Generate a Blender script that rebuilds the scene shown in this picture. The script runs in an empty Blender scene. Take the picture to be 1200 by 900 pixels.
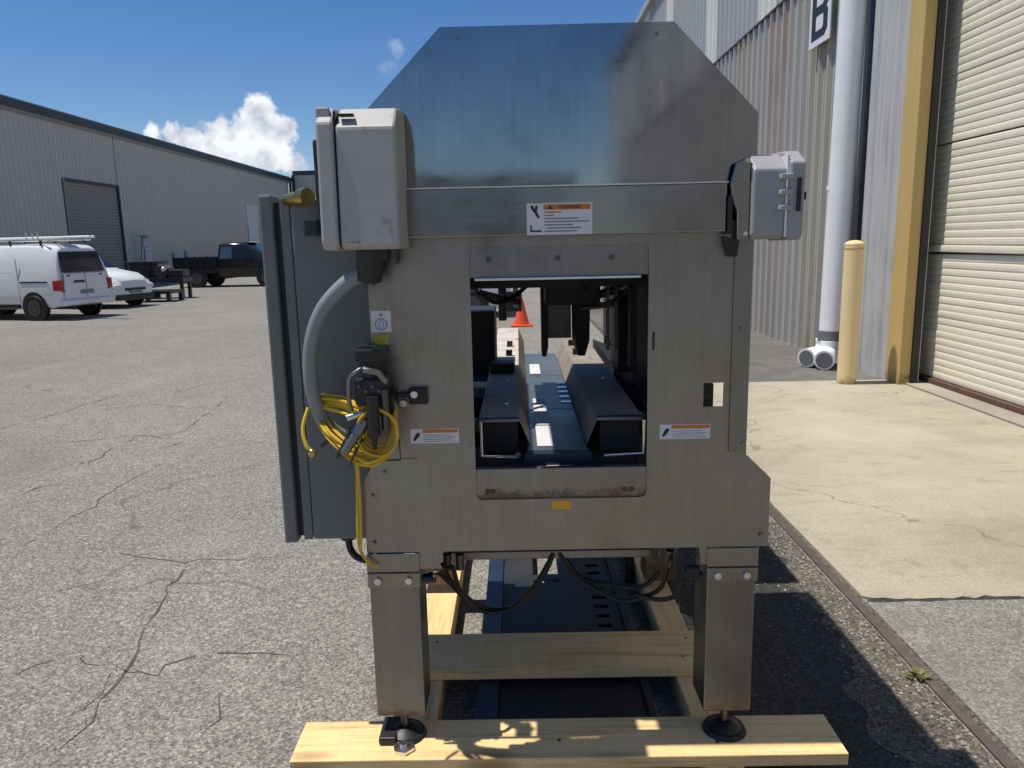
import bpy, bmesh, math, random
from mathutils import Vector, Matrix, Quaternion
random.seed(7)
C = bpy.context.scene.collection
S = bpy.context.scene
PI = math.pi

# ------------------------------------------------------------------ camera, sun, sky, exposure
cam_d = bpy.data.cameras.new('camera'); cam = bpy.data.objects.new('camera', cam_d); C.objects.link(cam)
cam_d.sensor_width = 36; cam_d.lens = 26.7; cam_d.clip_start = .05; cam_d.clip_end = 6000
cam.matrix_world = Matrix(((0.99975611, 0.01949524, 0.01037612, 0),
                           (0.00662714, 0.18335077, -0.98302522, 0),
                           (-0.02106679, 0.98285423, 0.18317685, 1.65), (0, 0, 0, 1)))
S.camera = cam
SUN_TRAVEL = Vector((.355, -.004, -1)).normalized()
sd = bpy.data.lights.new('sun', 'SUN'); sd.energy = 4.2; sd.angle = math.radians(.53); sd.color = (1, .945, .85)
sun = bpy.data.objects.new('sun', sd); C.objects.link(sun); sun.location = (-20, 5, 60)
sun.rotation_mode = 'QUATERNION'; sun.rotation_quaternion = SUN_TRAVEL.to_track_quat('-Z', 'Y')
S.view_settings.view_transform = 'Standard'; S.view_settings.look = 'None'
S.view_settings.exposure = 0.12; S.view_settings.gamma = 1
S.cycles.max_bounces = 8; S.cycles.diffuse_bounces = 4; S.cycles.glossy_bounces = 4

W = bpy.data.worlds.new('World'); S.world = W; W.use_nodes = True
nt = W.node_tree; nt.nodes.clear()
def wn(t, **k):
    n = nt.nodes.new(t)
    for a, b in k.items(): setattr(n, a, b)
    return n
sky = wn('ShaderNodeTexSky', sky_type='NISHITA', sun_disc=False)
sky.sun_elevation = math.asin(-SUN_TRAVEL.z); sky.sun_rotation = math.atan2(-SUN_TRAVEL.x, -SUN_TRAVEL.y)
sky.air_density = 1.0; sky.dust_density = .15; sky.ozone_density = 3.0; sky.altitude = 0
geo = wn('ShaderNodeNewGeometry')
# puffs of one cumulus bank: (azimuth deg from +Y towards -X is negative, elevation deg, radius deg)
PUFFS = [(-17.8, 8.9, 1.35), (-16.6, 7.9, 1.3), (-18.7, 7.9, 1.25), (-17.4, 6.6, 1.9), (-20.6, 7.8, 1.15),
         (-19.5, 6.7, 1.7), (-22.1, 7.1, 1.0), (-23.4, 7.5, .85), (-24.6, 7.5, .7), (-21.6, 5.9, 1.7), (-15.9, 5.8, 1.1), (-24.8, 6.4, 1.1),
         (-18.8, 5.0, 2.1)]
WISPS = [(-8.3, 13.3, 1.0), (-9.0, 12.3, 1.1)]
def adir(az, el):
    a, e = math.radians(az), math.radians(el)
    return (math.sin(a) * math.cos(e), math.cos(a) * math.cos(e), math.sin(e))
nz = wn('ShaderNodeTexNoise'); nz.inputs['Scale'].default_value = 42; nz.inputs['Detail'].default_value = 6; nz.inputs['Roughness'].default_value = .55
nt.links.new(geo.outputs['Incoming'], nz.inputs['Vector'])
neg = wn('ShaderNodeVectorMath', operation='SCALE'); neg.inputs[3].default_value = -1
nt.links.new(geo.outputs['Incoming'], neg.inputs[0])
sub = wn('ShaderNodeVectorMath', operation='SUBTRACT'); sub.inputs[1].default_value = (.5, .5, .5)
nt.links.new(nz.outputs['Color'], sub.inputs[0])
sca = wn('ShaderNodeVectorMath', operation='SCALE'); sca.inputs[3].default_value = .03
nt.links.new(sub.outputs[0], sca.inputs[0])
wdir = wn('ShaderNodeVectorMath', operation='ADD'); nt.links.new(neg.outputs[0], wdir.inputs[0]); nt.links.new(sca.outputs[0], wdir.inputs[1])
def field(puffs, src):
    prev = None
    for az, el, r in puffs:
        d = wn('ShaderNodeVectorMath', operation='DISTANCE'); d.inputs[1].default_value = adir(az, el)
        nt.links.new(src, d.inputs[0])
        m = wn('ShaderNodeMath', operation='MULTIPLY_ADD'); m.inputs[1].default_value = -1 / math.radians(r); m.inputs[2].default_value = 1
        nt.links.new(d.outputs['Value'], m.inputs[0])
        if prev is None: prev = m
        else:
            x = wn('ShaderNodeMath', operation='SMOOTH_MAX'); x.inputs[2].default_value = .15
            nt.links.new(prev.outputs[0], x.inputs[0]); nt.links.new(m.outputs[0], x.inputs[1]); prev = x
    return prev
def rot(az):
    v = wn('ShaderNodeVectorRotate', rotation_type='Z_AXIS'); v.inputs['Angle'].default_value = math.radians(az)
    nt.links.new(wdir.outputs[0], v.inputs['Vector']); return v.outputs[0]
f1 = field(PUFFS, wdir.outputs[0])
prev = f1
for az in (70, -105, 215):            # the same kind of bank elsewhere round the horizon
    g = field(PUFFS, rot(az)); x = wn('ShaderNodeMath', operation='MAXIMUM')
    nt.links.new(prev.outputs[0], x.inputs[0]); nt.links.new(g.outputs[0], x.inputs[1]); prev = x
nz2 = wn('ShaderNodeTexNoise'); nz2.inputs['Scale'].default_value = 75; nz2.inputs['Detail'].default_value = 8; nz2.inputs['Roughness'].default_value = .6
nt.links.new(neg.outputs[0], nz2.inputs['Vector'])
addn = wn('ShaderNodeMath', operation='MULTIPLY_ADD'); addn.inputs[1].default_value = .9
offs = wn('ShaderNodeMath', operation='SUBTRACT'); offs.inputs[1].default_value = .42
nt.links.new(prev.outputs[0], offs.inputs[0])
nt.links.new(nz2.outputs['Fac'], addn.inputs[0]); nt.links.new(offs.outputs[0], addn.inputs[2])
al = wn('ShaderNodeMapRange', interpolation_type='SMOOTHSTEP'); al.inputs['From Min'].default_value = .0; al.inputs['From Max'].default_value = .42
nt.links.new(addn.outputs[0], al.inputs['Value'])
fw = field(WISPS, wdir.outputs[0])
addw = wn('ShaderNodeMath', operation='MULTIPLY_ADD'); addw.inputs[1].default_value = 1.2
ow = wn('ShaderNodeMath', operation='SUBTRACT'); ow.inputs[1].default_value = .85
nt.links.new(fw.outputs[0], ow.inputs[0]); nt.links.new(nz2.outputs['Fac'], addw.inputs[0]); nt.links.new(ow.outputs[0], addw.inputs[2])
aw = wn('ShaderNodeMapRange', interpolation_type='SMOOTHSTEP'); aw.inputs['From Max'].default_value = .8; aw.inputs['To Max'].default_value = .27
nt.links.new(addw.outputs[0], aw.inputs['Value'])
amax = wn('ShaderNodeMath', operation='MAXIMUM'); nt.links.new(al.outputs[0], amax.inputs[0]); nt.links.new(aw.outputs[0], amax.inputs[1])
cr = wn('ShaderNodeValToRGB'); cr.color_ramp.elements[0].position = .36; cr.color_ramp.elements[0].color = (.50, .55, .64, 1)
cr.color_ramp.elements[1].position = .60; cr.color_ramp.elements[1].color = (.88, .90, .93, 1)
nz3 = wn('ShaderNodeTexNoise'); nz3.inputs['Scale'].default_value = 38; nz3.inputs['Detail'].default_value = 7
nt.links.new(neg.outputs[0], nz3.inputs['Vector']); nt.links.new(nz3.outputs['Fac'], cr.inputs['Fac'])
b1 = wn('ShaderNodeBackground'); b1.inputs['Strength'].default_value = .093
b2 = wn('ShaderNodeBackground'); b2.inputs['Strength'].default_value = 1.0
hs = wn('ShaderNodeHueSaturation'); hs.inputs['Saturation'].default_value = 1.30; hs.inputs['Hue'].default_value = .510; hs.inputs['Value'].default_value = 1.0
nt.links.new(sky.outputs[0], hs.inputs['Color']); nt.links.new(hs.outputs[0], b1.inputs['Color']); nt.links.new(cr.outputs['Color'], b2.inputs['Color'])
ms = wn('ShaderNodeMixShader'); out = wn('ShaderNodeOutputWorld')
nt.links.new(amax.outputs[0], ms.inputs[0]); nt.links.new(b1.outputs[0], ms.inputs[1]); nt.links.new(b2.outputs[0], ms.inputs[2])
nt.links.new(ms.outputs[0], out.inputs['Surface'])

# ------------------------------------------------------------------ materials
MATS = {}
class NT:
    def __init__(s, name):
        s.m = bpy.data.materials.new(name); s.m.use_nodes = True; s.t = s.m.node_tree
        s.b = s.t.nodes['Principled BSDF']; MATS[name] = s.m
    def n(s, t, **k):
        q = s.t.nodes.new(t)
        for a, b in k.items():
            if a[0] == '_': q.inputs[a[1:].replace('_', ' ')].default_value = b
            else: setattr(q, a, b)
        return q
    def l(s, a, b): s.t.links.new(a, b)
    def coord(s, scale=(1, 1, 1), rand=False):
        tc = s.n('ShaderNodeTexCoord'); mp = s.n('ShaderNodeMapping'); mp.inputs['Scale'].default_value = scale
        s.l(tc.outputs['Object'], mp.inputs['Vector'])
        if rand:
            oi = s.n('ShaderNodeObjectInfo'); mu = s.n('ShaderNodeMath', operation='MULTIPLY'); mu.inputs[1].default_value = 37
            s.l(oi.outputs['Random'], mu.inputs[0]); s.rnd = mu.outputs[0]
            s.l(mu.outputs[0], mp.inputs['Location'])
        return mp.outputs[0]
    def noise(s, vec, scale, detail=4, rough=.5):
        q = s.n('ShaderNodeTexNoise', _Scale=scale, _Detail=detail, _Roughness=rough); s.l(vec, q.inputs['Vector']); return q.outputs['Fac']
    def ramp(s, fac, stops):
        q = s.n('ShaderNodeValToRGB'); e = q.color_ramp.elements
        e[0].position, e[0].color = stops[0][0], (*stops[0][1], 1); e[1].position, e[1].color = stops[-1][0], (*stops[-1][1], 1)
        for p, c in stops[1:-1]:
            z = e.new(p); z.color = (*c, 1)
        s.l(fac, q.inputs['Fac']); return q.outputs['Color']
    def mix(s, fac, a, b, mode='MIX'):
        q = s.n('ShaderNodeMix', data_type='RGBA', blend_type=mode)
        for v, i in ((fac, 0), (a, 6), (b, 7)):
            if hasattr(v, 'is_linked'): s.l(v, q.inputs[i])
            else: q.inputs[i].default_value = v if i == 0 else (*v, 1)
        return q.outputs[2]
    def rng(s, v, a, b, c, d):
        q = s.n('ShaderNodeMapRange'); s.l(v, q.inputs[0])
        for i, x in enumerate((a, b, c, d)): q.inputs[i + 1].default_value = x
        return q.outputs[0]
    def bump(s, h, strength=.3, dist=.01):
        q = s.n('ShaderNodeBump', _Strength=strength, _Distance=dist); s.l(h, q.inputs['Height']); s.l(q.outputs[0], s.b.inputs['Normal'])
    def set(s, **k):
        for a, v in k.items():
            i = s.b.inputs[a.replace('_', ' ')]
            if hasattr(v, 'is_linked'): s.l(v, i)
            else: i.default_value = v if not isinstance(v, tuple) or len(v) == 4 else (*v, 1)
def c3(c, k): return tuple(min(1, v * k) for v in c)
def paint(name, col, rough=.5, var=.12, metal=0, nscale=6, bump=0, spec=.5, scuff=0):
    m = NT(name); v = m.coord(rand=True); f = m.noise(v, nscale, 6, .6)
    m.set(Base_Color=m.ramp(f, [(.3, c3(col, 1 - var)), (.7, c3(col, 1 + var))]), Metallic=metal, Specular_IOR_Level=spec)
    m.set(Roughness=m.rng(f, .3, .7, max(.05, rough - .07), rough + .07))
    if scuff:
        l0 = m.b.inputs['Base Color'].links[0].from_socket; v3 = m.coord((1, 1, .6)); f1 = m.noise(v3, 9, 3); f2 = m.noise(v3, 60, 5, .7)
        q = m.n('ShaderNodeMath', operation='MULTIPLY'); m.l(m.rng(f1, .52, .66, 0, 1), q.inputs[0]); m.l(f2, q.inputs[1])
        m.set(Base_Color=m.mix(m.rng(q.outputs[0], .42, .62, 0, scuff), l0, c3(col, .35)))
    if bump: m.bump(m.noise(v, nscale * 14, 3), bump, .002)
    return m.m
def steel(name, col, r0, r1, streak=(26, 26, 1.2), blotch=5, stain=0, warp=.0, foot=None):
    m = NT(name); v = m.coord(streak); v2 = m.coord()
    st = m.noise(v, 3, 5, .6); bl = m.noise(v2, blotch, 6, .62); fi = m.noise(m.coord((3, 3, 260)), 2, 2)
    c = m.ramp(bl, [(.25, c3(col, .66)), (.42, c3(col, .92)), (.58, c3(col, 1.02)), (.78, c3(col, 1.25))])
    c = m.mix(.25, c, m.ramp(st, [(.3, c3(col, .7)), (.7, c3(col, 1.15))]))
    if stain:
        s2 = m.noise(v2, 9, 7, .7)
        c = m.mix(m.rng(s2, .62, .78, 0, stain), c, (.20, .13, .07))
    met = 1.0
    sc = m.noise(m.coord((60, 60, 2.2)), 2.5, 4, .7)                     # fine scratches and rub marks
    c = m.mix(m.rng(sc, .63, .72, 0, .35), c, c3(col, 1.7))
    if foot:
        tc = m.n('ShaderNodeTexCoord'); xyz = m.n('ShaderNodeSeparateXYZ'); m.l(tc.outputs['Object'], xyz.inputs[0])
        q = m.n('ShaderNodeMath', operation='MULTIPLY'); m.l(m.rng(xyz.outputs['Z'], foot[0], foot[1], 1, 0), q.inputs[0]); m.l(m.noise(v2, 34, 5, .7), q.inputs[1])
        k = m.rng(q.outputs[0], .30, .46, 0, .85); c = m.mix(k, c, (.16, .08, .035)); met = m.rng(k, 0, 1, 1, 0)
    m.set(Base_Color=c, Metallic=met)
    a = m.n('ShaderNodeMath', operation='ADD'); m.l(m.rng(bl, .3, .7, r0, r1), a.inputs[0]); m.l(m.rng(fi, .3, .7, -.02, .02), a.inputs[1])
    m.set(Roughness=a.outputs[0])
    m.bump(m.noise(v2, 1.7, 2), warp, .03)
    return m.m
steel_hood = steel('steel_hood', (.385, .38, .375), .035, .12, warp=.06)
steel_plate = steel('steel_plate', (.31, .297, .272), .24, .44, stain=.5, warp=.14)
steel_leg = steel('steel_leg', (.275, .267, .25), .32, .46, stain=.5, warp=.08, foot=(.215, .275))
sill_steel = steel('rust_spotted_steel', (.31, .295, .265), .34, .5, stain=.8, warp=.08, foot=(.912, .985))
steel_beam = steel('steel_beam', (.33, .33, .33), .12, .22, streak=(1.2, 9, 9), warp=.02)
steel_dark = steel('steel_dark', (.13, .13, .125), .30, .48, stain=.2)
steel_belt = paint('slide_plate_finish', (.11, .12, .12), .34, .25, .1, 7, .05, spec=.3, scuff=.4)
steel_bright = paint('bright_zinc', (.75, .75, .74), .28, .08, 1)
cab_grey = paint('cabinet_grey_paint', (.165, .177, .165), .42, .08, 0, 5, .05, scuff=.35)
box_grey = paint('enclosure_grey_plastic', (.41, .40, .375), .5, .06, 0, 9, .05, scuff=.7)
box_blue = paint('enclosure_bluish_grey_plastic', (.34, .345, .35), .45, .06, 0, 9, .05)
guard_dull = paint('dull_worn_guard_plate', (.60, .54, .46), .65, .2, 0, 8, .1, spec=.2, scuff=.5)
guard_brown = paint('dark_worn_guard_plate', (.33, .28, .23), .6, .25, 0, 8, .1, spec=.25, scuff=.5)
rubber = paint('black_rubber', (.012, .012, .013), .5, .2)
blk = paint('black_plastic', (.018, .018, .02), .38, .2)
blk_paint = paint('black_gloss_paint', (.012, .013, .015), .16, .2)
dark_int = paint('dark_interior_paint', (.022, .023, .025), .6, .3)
conduit_grey = paint('grey_conduit_plastic', (.26, .28, .29), .4, .06)
yellow_hose = paint('yellow_hose_plastic', (.70, .45, .025), .34, .22)
brass = paint('brass', (.60, .44, .14), .3, .1, 1)
lab_white = paint('white_label', (.74, .74, .74), .5, .04)
lab_orange = paint('orange_label', (.62, .20, .02), .5, .08)
lab_amber = paint('amber_label', (.80, .40, .03), .5, .1)
lab_black = paint('black_print', (.02, .02, .02), .5, .05)
lab_grey = paint('grey_print', (.22, .23, .26), .5, .05)
lab_yellow = paint('yellow_label', (.48, .42, .05), .5, .1)
car_white = paint('white_car_paint', (.78, .79, .81), .22, .02)
car_white2 = paint('offwhite_car_paint', (.74, .78, .75), .25, .02)
glass_dark = paint('dark_glass', (.012, .014, .017), .06, .05)
red_lens = paint('red_lens', (.45, .02, .03), .2, .1)
wheel_metal = paint('wheel_steel', (.10, .10, .105), .4, .1, .6)
blue_paint = paint('blue_paint', (.018, .03, .058), .4, .15)
cone_orange = paint('cone_orange', (.85, .10, .03), .5, .1)
blue_grey = paint('blue_grey_paint', (.20, .27, .38), .5, .1)
cover_grey = paint('concrete_grey', (.55, .54, .52), .85, .12)
pipe_white = paint('white_pvc', (.86, .87, .88), .35, .04, 0, 2)
band_grey = paint('grey_rubber_band', (.14, .15, .16), .6, .1)

def weathered(name, col, dirt, amt, rough=.5, low=0., chips=0.):
    m = NT(name); v = m.coord((9, 9, .28), True); v2 = m.coord((1, 1, 1), True)
    a = m.noise(v, 2.2, 6, .65); b = m.noise(v2, 1.2, 5, .6)
    k = m.n('ShaderNodeMath', operation='MULTIPLY'); m.l(a, k.inputs[0]); m.l(b, k.inputs[1])
    c = m.ramp(b, [(.3, c3(col, .92)), (.7, c3(col, 1.06))])
    c = m.mix(m.rng(k.outputs[0], .23, .40, 0, amt), c, dirt)
    if low:
        tc = m.n('ShaderNodeTexCoord'); sp = m.n('ShaderNodeSeparateXYZ'); m.l(tc.outputs['Object'], sp.inputs[0])
        z = m.rng(sp.outputs['Z'], 0, low, 1, 0); q = m.n('ShaderNodeMath', operation='MULTIPLY'); m.l(z, q.inputs[0]); m.l(m.noise(v2, 14, 5, .7), q.inputs[1])
        c = m.mix(m.rng(q.outputs[0], .3, .55, 0, .8), c, (.16, .10, .05))
    if chips:
        c = m.mix(m.rng(m.noise(v2, 26, 6, .7), .66, .72, 0, chips), c, (.13, .08, .05))
    m.set(Base_Color=c, Roughness=rough); m.bump(m.noise(v2, 30, 4), .08, .004)
    return m.m
siding_left = weathered('pale_grey_siding', (.62, .555, .465), (.42, .37, .31), .4)
siding_right = weathered('worn_grey_siding', (.45, .44, .415), (.33, .29, .225), .5)
siding_upper = weathered('upper_grey_siding', (.40, .415, .415), (.30, .28, .25), .4)
siding_clear = weathered('cream_skylight_panel', (.72, .70, .64), (.45, .42, .36), .3)
siding_rust = weathered('rust_stained_siding', (.44, .40, .36), (.33, .235, .175), .6)
siding_olive = weathered('olive_stained_siding', (.45, .425, .36), (.34, .29, .19), .7)
column_grey = weathered('grey_corner_trim', (.50, .50, .49), (.24, .24, .24), .7)
door_cream = weathered('cream_door_slats', (.82, .775, .62), (.66, .60, .46), .4, .45)
door_grey = weathered('grey_roller_door', (.30, .255, .205), (.21, .18, .145), .5)
post_yellow = weathered('yellow_post_paint', (.58, .41, .14), (.42, .29, .10), .5, .5, .5, .7)
bollard_yellow = weathered('pale_yellow_bollard_paint', (.84, .65, .34), (.62, .46, .22), .4, .5, .3, .5)
fascia_dark = weathered('dark_bronze_trim', (.045, .045, .05), (.08, .07, .06), .4)
rust_brown = weathered('rusty_brown_steel', (.11, .06, .045), (.2, .1, .05), .6, .8)

def wood(name, axis, col=(.86, .61, .295)):
    m = NT(name); s = [24, 24, 24]; s[axis] = 1.1
    v = m.coord(tuple(s), True); v2 = m.coord((3, 3, 3), True)
    g = m.noise(v, 1.2, 8, .62); k = m.noise(v2, 1.6, 3)
    s3 = [9, 9, 9]; s3[axis] = 2.6
    vo = m.n('ShaderNodeTexVoronoi', _Scale=.75); m.l(m.coord(tuple(s3), True), vo.inputs['Vector'])
    pi_ = m.noise(m.coord(tuple(2.2 if i == axis else 40 for i in range(3)), True), 1.0, 5, .7); sm = m.noise(m.coord(tuple(90 if i == axis else 2 for i in range(3)), True), 1.0, 2)
    c = m.ramp(g, [(.30, c3(col, .60)), (.45, col), (.58, c3(col, 1.1)), (.72, c3(col, .78))])
    c = m.mix(m.rng(k, .45, .75, 0, .3), c, (.62, .42, .17))
    c = m.mix(m.rng(pi_, .56, .72, 0, .65), c, (.34, .19, .08)); c = m.mix(.22, c, m.ramp(sm, [(.35, (.84, .82, .77)), (.65, (1.1, 1.1, 1.1))]), 'MULTIPLY')
    c = m.mix(m.rng(vo.outputs['Distance'], .10, .24, .9, 0), c, (.22, .11, .045))
    m.set(Base_Color=c, Roughness=.72, Specular_IOR_Level=.25); m.bump(g, .25, .004)
    return m.m
wood_x = wood('pine_along_width', 0); wood_y = wood('pine_along_length', 1)

def asphalt(name, c0, c1, crackamt=1.0, grain=1.0, dusty=.3):
    m = NT(name); v = m.coord()
    big = m.noise(v, .35, 5, .55); mid = m.noise(v, 3.2, 6, .62)
    vo = m.n('ShaderNodeTexVoronoi', _Scale=128.0); m.l(v, vo.inputs['Vector'])
    vo2 = m.n('ShaderNodeTexVoronoi', _Scale=62.0); m.l(v, vo2.inputs['Vector'])
    sp = m.n('ShaderNodeSeparateColor'); m.l(vo.outputs['Color'], sp.inputs[0])
    sp2 = m.n('ShaderNodeSeparateColor'); m.l(vo2.outputs['Color'], sp2.inputs[0])
    c = m.mix(m.rng(big, .35, .65, 0, 1), c0, c1)
    c = m.mix(m.rng(mid, .35, .75, 0, dusty), c, c3(c0, .62))
    st = m.ramp(sp.outputs['Red'], [(0, (.34, .34, .34)), (.40, (.80, .80, .79)), (.75, (1.18, 1.17, 1.15)), (1, (1.75, 1.71, 1.63))])
    c = m.mix(grain, c, st, 'MULTIPLY')
    st2 = m.ramp(sp2.outputs['Green'], [(0, (.78, .78, .78)), (.5, (.97, .97, .97)), (1, (1.26, 1.25, 1.22))])
    c = m.mix(grain, c, st2, 'MULTIPLY')
    if crackamt:
        wv = m.n('ShaderNodeVectorMath', operation='ADD'); nn = m.n('ShaderNodeTexNoise', _Scale=1.3, _Detail=6.0, _Roughness=.6); m.l(v, nn.inputs['Vector'])
        sc = m.n('ShaderNodeVectorMath', operation='SCALE'); sc.inputs[3].default_value = .9; m.l(nn.outputs['Color'], sc.inputs[0])
        m.l(v, wv.inputs[0]); m.l(sc.outputs[0], wv.inputs[1])
        ve = m.n('ShaderNodeTexVoronoi', feature='DISTANCE_TO_EDGE', _Scale=.42); m.l(wv.outputs[0], ve.inputs['Vector'])
        e = m.rng(ve.outputs['Distance'], .002, .010, 1, 0)
        q = m.n('ShaderNodeMath', operation='MULTIPLY'); m.l(e, q.inputs[0]); m.l(m.rng(m.noise(v, .7, 3), .50, .62, 0, crackamt), q.inputs[1])
        c = m.mix(q.outputs[0], c, (.085, .082, .076))
    oil = m.noise(m.coord((1, .55, 1)), .55, 5, .6); c = m.mix(m.rng(oil, .56, .72, 0, .38 * dusty / .3), c, c3(c0, .45))
    lt = m.noise(v, .9, 6, .7); c = m.mix(m.rng(lt, .55, .72, 0, .35), c, c3(c1, 1.3))
    m.set(Base_Color=c, Roughness=.88, Specular_IOR_Level=.25)
    h = m.n('ShaderNodeMath', operation='MULTIPLY_ADD'); h.inputs[1].default_value = .8
    m.l(sp.outputs['Red'], h.inputs[0]); m.l(mid, h.inputs[2])
    m.bump(h.outputs[0], .55, .006)
    return m.m
asphalt_lot = asphalt('lot_asphalt', (.250, .239, .214), (.292, .279, .250), .6, .8)
asphalt_patch = asphalt('patch_asphalt', (.23, .22, .20), (.28, .265, .235), 0, .6, .4)
asphalt_dark = asphalt('stained_dark_paving', (.13, .125, .115), (.20, .19, .17), .3, .4, .5)
dirt_mat = asphalt('gravelly_dirt', (.105, .095, .078), (.16, .145, .118), 0, 1, .4)
gravel_mat = paint('gravel_stone', (.27, .255, .225), .9, .5, 0, 60)
def concrete(name, col):
    m = NT(name); v = m.coord(); b = m.noise(v, .9, 7, .62); s = m.noise(m.coord((1, 3.5, 1)), 2.6, 7, .66); f = m.noise(v, 70, 3, .7)
    c = m.ramp(b, [(.3, c3(col, .80)), (.52, col), (.75, c3(col, 1.10))])
    c = m.mix(m.rng(s, .52, .74, 0, .7), c, (.27, .24, .19)); c = m.mix(m.rng(m.noise(v, 3.5, 8, .75), .56, .70, 0, .55), c, (.24, .205, .15)); c = m.mix(m.rng(m.noise(v, .5, 4), .5, .68, 0, .5), c, (.56, .52, .43)); c = m.mix(.5, c, m.ramp(f, [(.3, (.62, .62, .62)), (.7, (1.3, 1.3, 1.3))]), 'MULTIPLY')
    wv = m.n('ShaderNodeVectorMath', operation='ADD'); nn = m.n('ShaderNodeTexNoise', _Scale=2.0, _Detail=6.0); m.l(v, nn.inputs['Vector']); m.l(v, wv.inputs[0]); m.l(nn.outputs['Color'], wv.inputs[1])
    ve = m.n('ShaderNodeTexVoronoi', feature='DISTANCE_TO_EDGE', _Scale=.33); m.l(wv.outputs[0], ve.inputs['Vector'])
    c = m.mix(m.rng(ve.outputs['Distance'], .0008, .004, .6, 0), c, (.15, .13, .10))
    m.set(Base_Color=c, Roughness=.9, Specular_IOR_Level=.2); m.bump(f, .25, .004); return m.m
conc = concrete('tan_concrete', (.41, .365, .275))
conc_sill = concrete('sill_concrete', (.36, .32, .26))

# ------------------------------------------------------------------ mesh helpers
class MB:
    def __init__(s): s.v = []; s.f = []; s.sm = []
    def add(s, v, f, smooth=False):
        o = len(s.v); s.v += [tuple(p) for p in v]; s.f += [tuple(i + o for i in q) for q in f]; s.sm += [smooth] * len(f); return s
    def box(s, x0, x1, y0, y1, z0, z1):
        return s.add([(x, y, z) for x in (x0, x1) for y in (y0, y1) for z in (z0, z1)],
                     [(0, 1, 3, 2), (4, 6, 7, 5), (0, 4, 5, 1), (2, 3, 7, 6), (0, 2, 6, 4), (1, 5, 7, 3)])
    def cyl(s, a, b, r, r2=None, n=16, cap=True):
        a, b = Vector(a), Vector(b); r2 = r if r2 is None else r2; d = (b - a).normalized()
        u = d.orthogonal().normalized(); w = d.cross(u); v = []
        for p, q in ((a, r), (b, r2)):
            v += [p + (u * math.cos(2 * PI * i / n) + w * math.sin(2 * PI * i / n)) * q for i in range(n)]
        s.add(v, [(i, (i + 1) % n, n + (i + 1) % n, n + i) for i in range(n)], True)
        if cap: s.add(v[:n], [tuple(range(n))[::-1]]); s.add(v[n:], [tuple(range(n))])
        return s
    def tube(s, pts, r, n=8, closed=False, rfun=None):
        P = [Vector(p) for p in pts]; N = len(P); v = []; u = None
        for i, p in enumerate(P):
            d = (P[(i + 1) % N] - P[i - 1]) if closed else (P[min(i + 1, N - 1)] - P[max(i - 1, 0)])
            d.normalize()
            u = d.orthogonal().normalized() if u is None else (u - d * u.dot(d)).normalized()
            w = d.cross(u); rr = rfun(i) if rfun else r
            v += [p + (u * math.cos(2 * PI * k / n) + w * math.sin(2 * PI * k / n)) * rr for k in range(n)]
        f = []
        for i in range(N if closed else N - 1):
            j = (i + 1) % N
            f += [(i * n + k, i * n + (k + 1) % n, j * n + (k + 1) % n, j * n + k) for k in range(n)]
        s.add(v, f, True)
        if not closed: s.add(v[:n], [tuple(range(n))[::-1]]); s.add(v[-n:], [tuple(range(n))])
        return s
    def prism(s, poly, axis, a, b):
        def P(p, t): return {'x': (t, p[0], p[1]), 'y': (p[0], t, p[1]), 'z': (p[0], p[1], t)}[axis]
        n = len(poly)
        s.add([P(p, a) for p in poly] + [P(p, b) for p in poly], [tuple(range(n))[::-1], tuple(range(n, 2 * n))] + [(i, (i + 1) % n, n + (i + 1) % n, n + i) for i in range(n)])
        return s
    def ball(s, c, r, n=12, sz=1):
        v = []; m = n // 2; c = Vector(c)
        for i in range(m + 1):
            t = PI * i / m
            v += [c + Vector((r * math.sin(t) * math.cos(2 * PI * k / n), r * math.sin(t) * math.sin(2 * PI * k / n), r * sz * math.cos(t))) for k in range(n)]
        return s.add(v, [(i * n + k, (i + 1) * n + k, (i + 1) * n + (k + 1) % n, i * n + (k + 1) % n) for i in range(m) for k in range(n)], True)
    def mesh(s, name):
        me = bpy.data.meshes.new(name); me.from_pydata(s.v, [], s.f); me.polygons.foreach_set('use_smooth', s.sm)
        bm = bmesh.new(); bm.from_mesh(me); bmesh.ops.remove_doubles(bm, verts=bm.verts, dist=1e-6)
        bmesh.ops.recalc_face_normals(bm, faces=bm.faces); bm.to_mesh(me); bm.free()
        if any(s.sm): me.set_sharp_from_angle(angle=math.radians(getattr(s, 'sharp', 50)))
        return me
    def build(s, name, m, parent=None, bevel=0, seg=2, loc=None, **k):
        return link(name, s.mesh(name), m, parent, bevel, seg, loc, **k)
def link(name, me, m, parent=None, bevel=0, seg=2, loc=None, rotz=0, label=None, cat=None, group=None, kind=None):
    if m and not me.materials: me.materials.append(m)
    o = bpy.data.objects.new(name, me); C.objects.link(o)
    if parent: o.parent = parent
    if loc: o.location = loc
    if rotz: o.rotation_euler.z = rotz
    if bevel:
        b = o.modifiers.new('bevel', 'BEVEL'); b.width = bevel; b.segments = seg; b.limit_method = 'ANGLE'; b.angle_limit = math.radians(40)
    tag(o, label, cat, group, kind); return o
def tag(o, label=None, cat=None, group=None, kind=None):
    for a, b in (('label', label), ('category', cat), ('group', group), ('kind', kind)):
        if b: o[a] = b
    return o
def thing(name, loc, label, cat, group=None, rotz=0):
    o = bpy.data.objects.new(name, None); C.objects.link(o); o.location = loc; o.rotation_euler.z = rotz; o.empty_display_size = .2
    return tag(o, label, cat, group)
def copy_tree(o, parent=None):
    c = o.copy(); C.objects.link(c); c.parent = parent
    for ch in list(o.children): copy_tree(ch, c)
    return c
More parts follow.
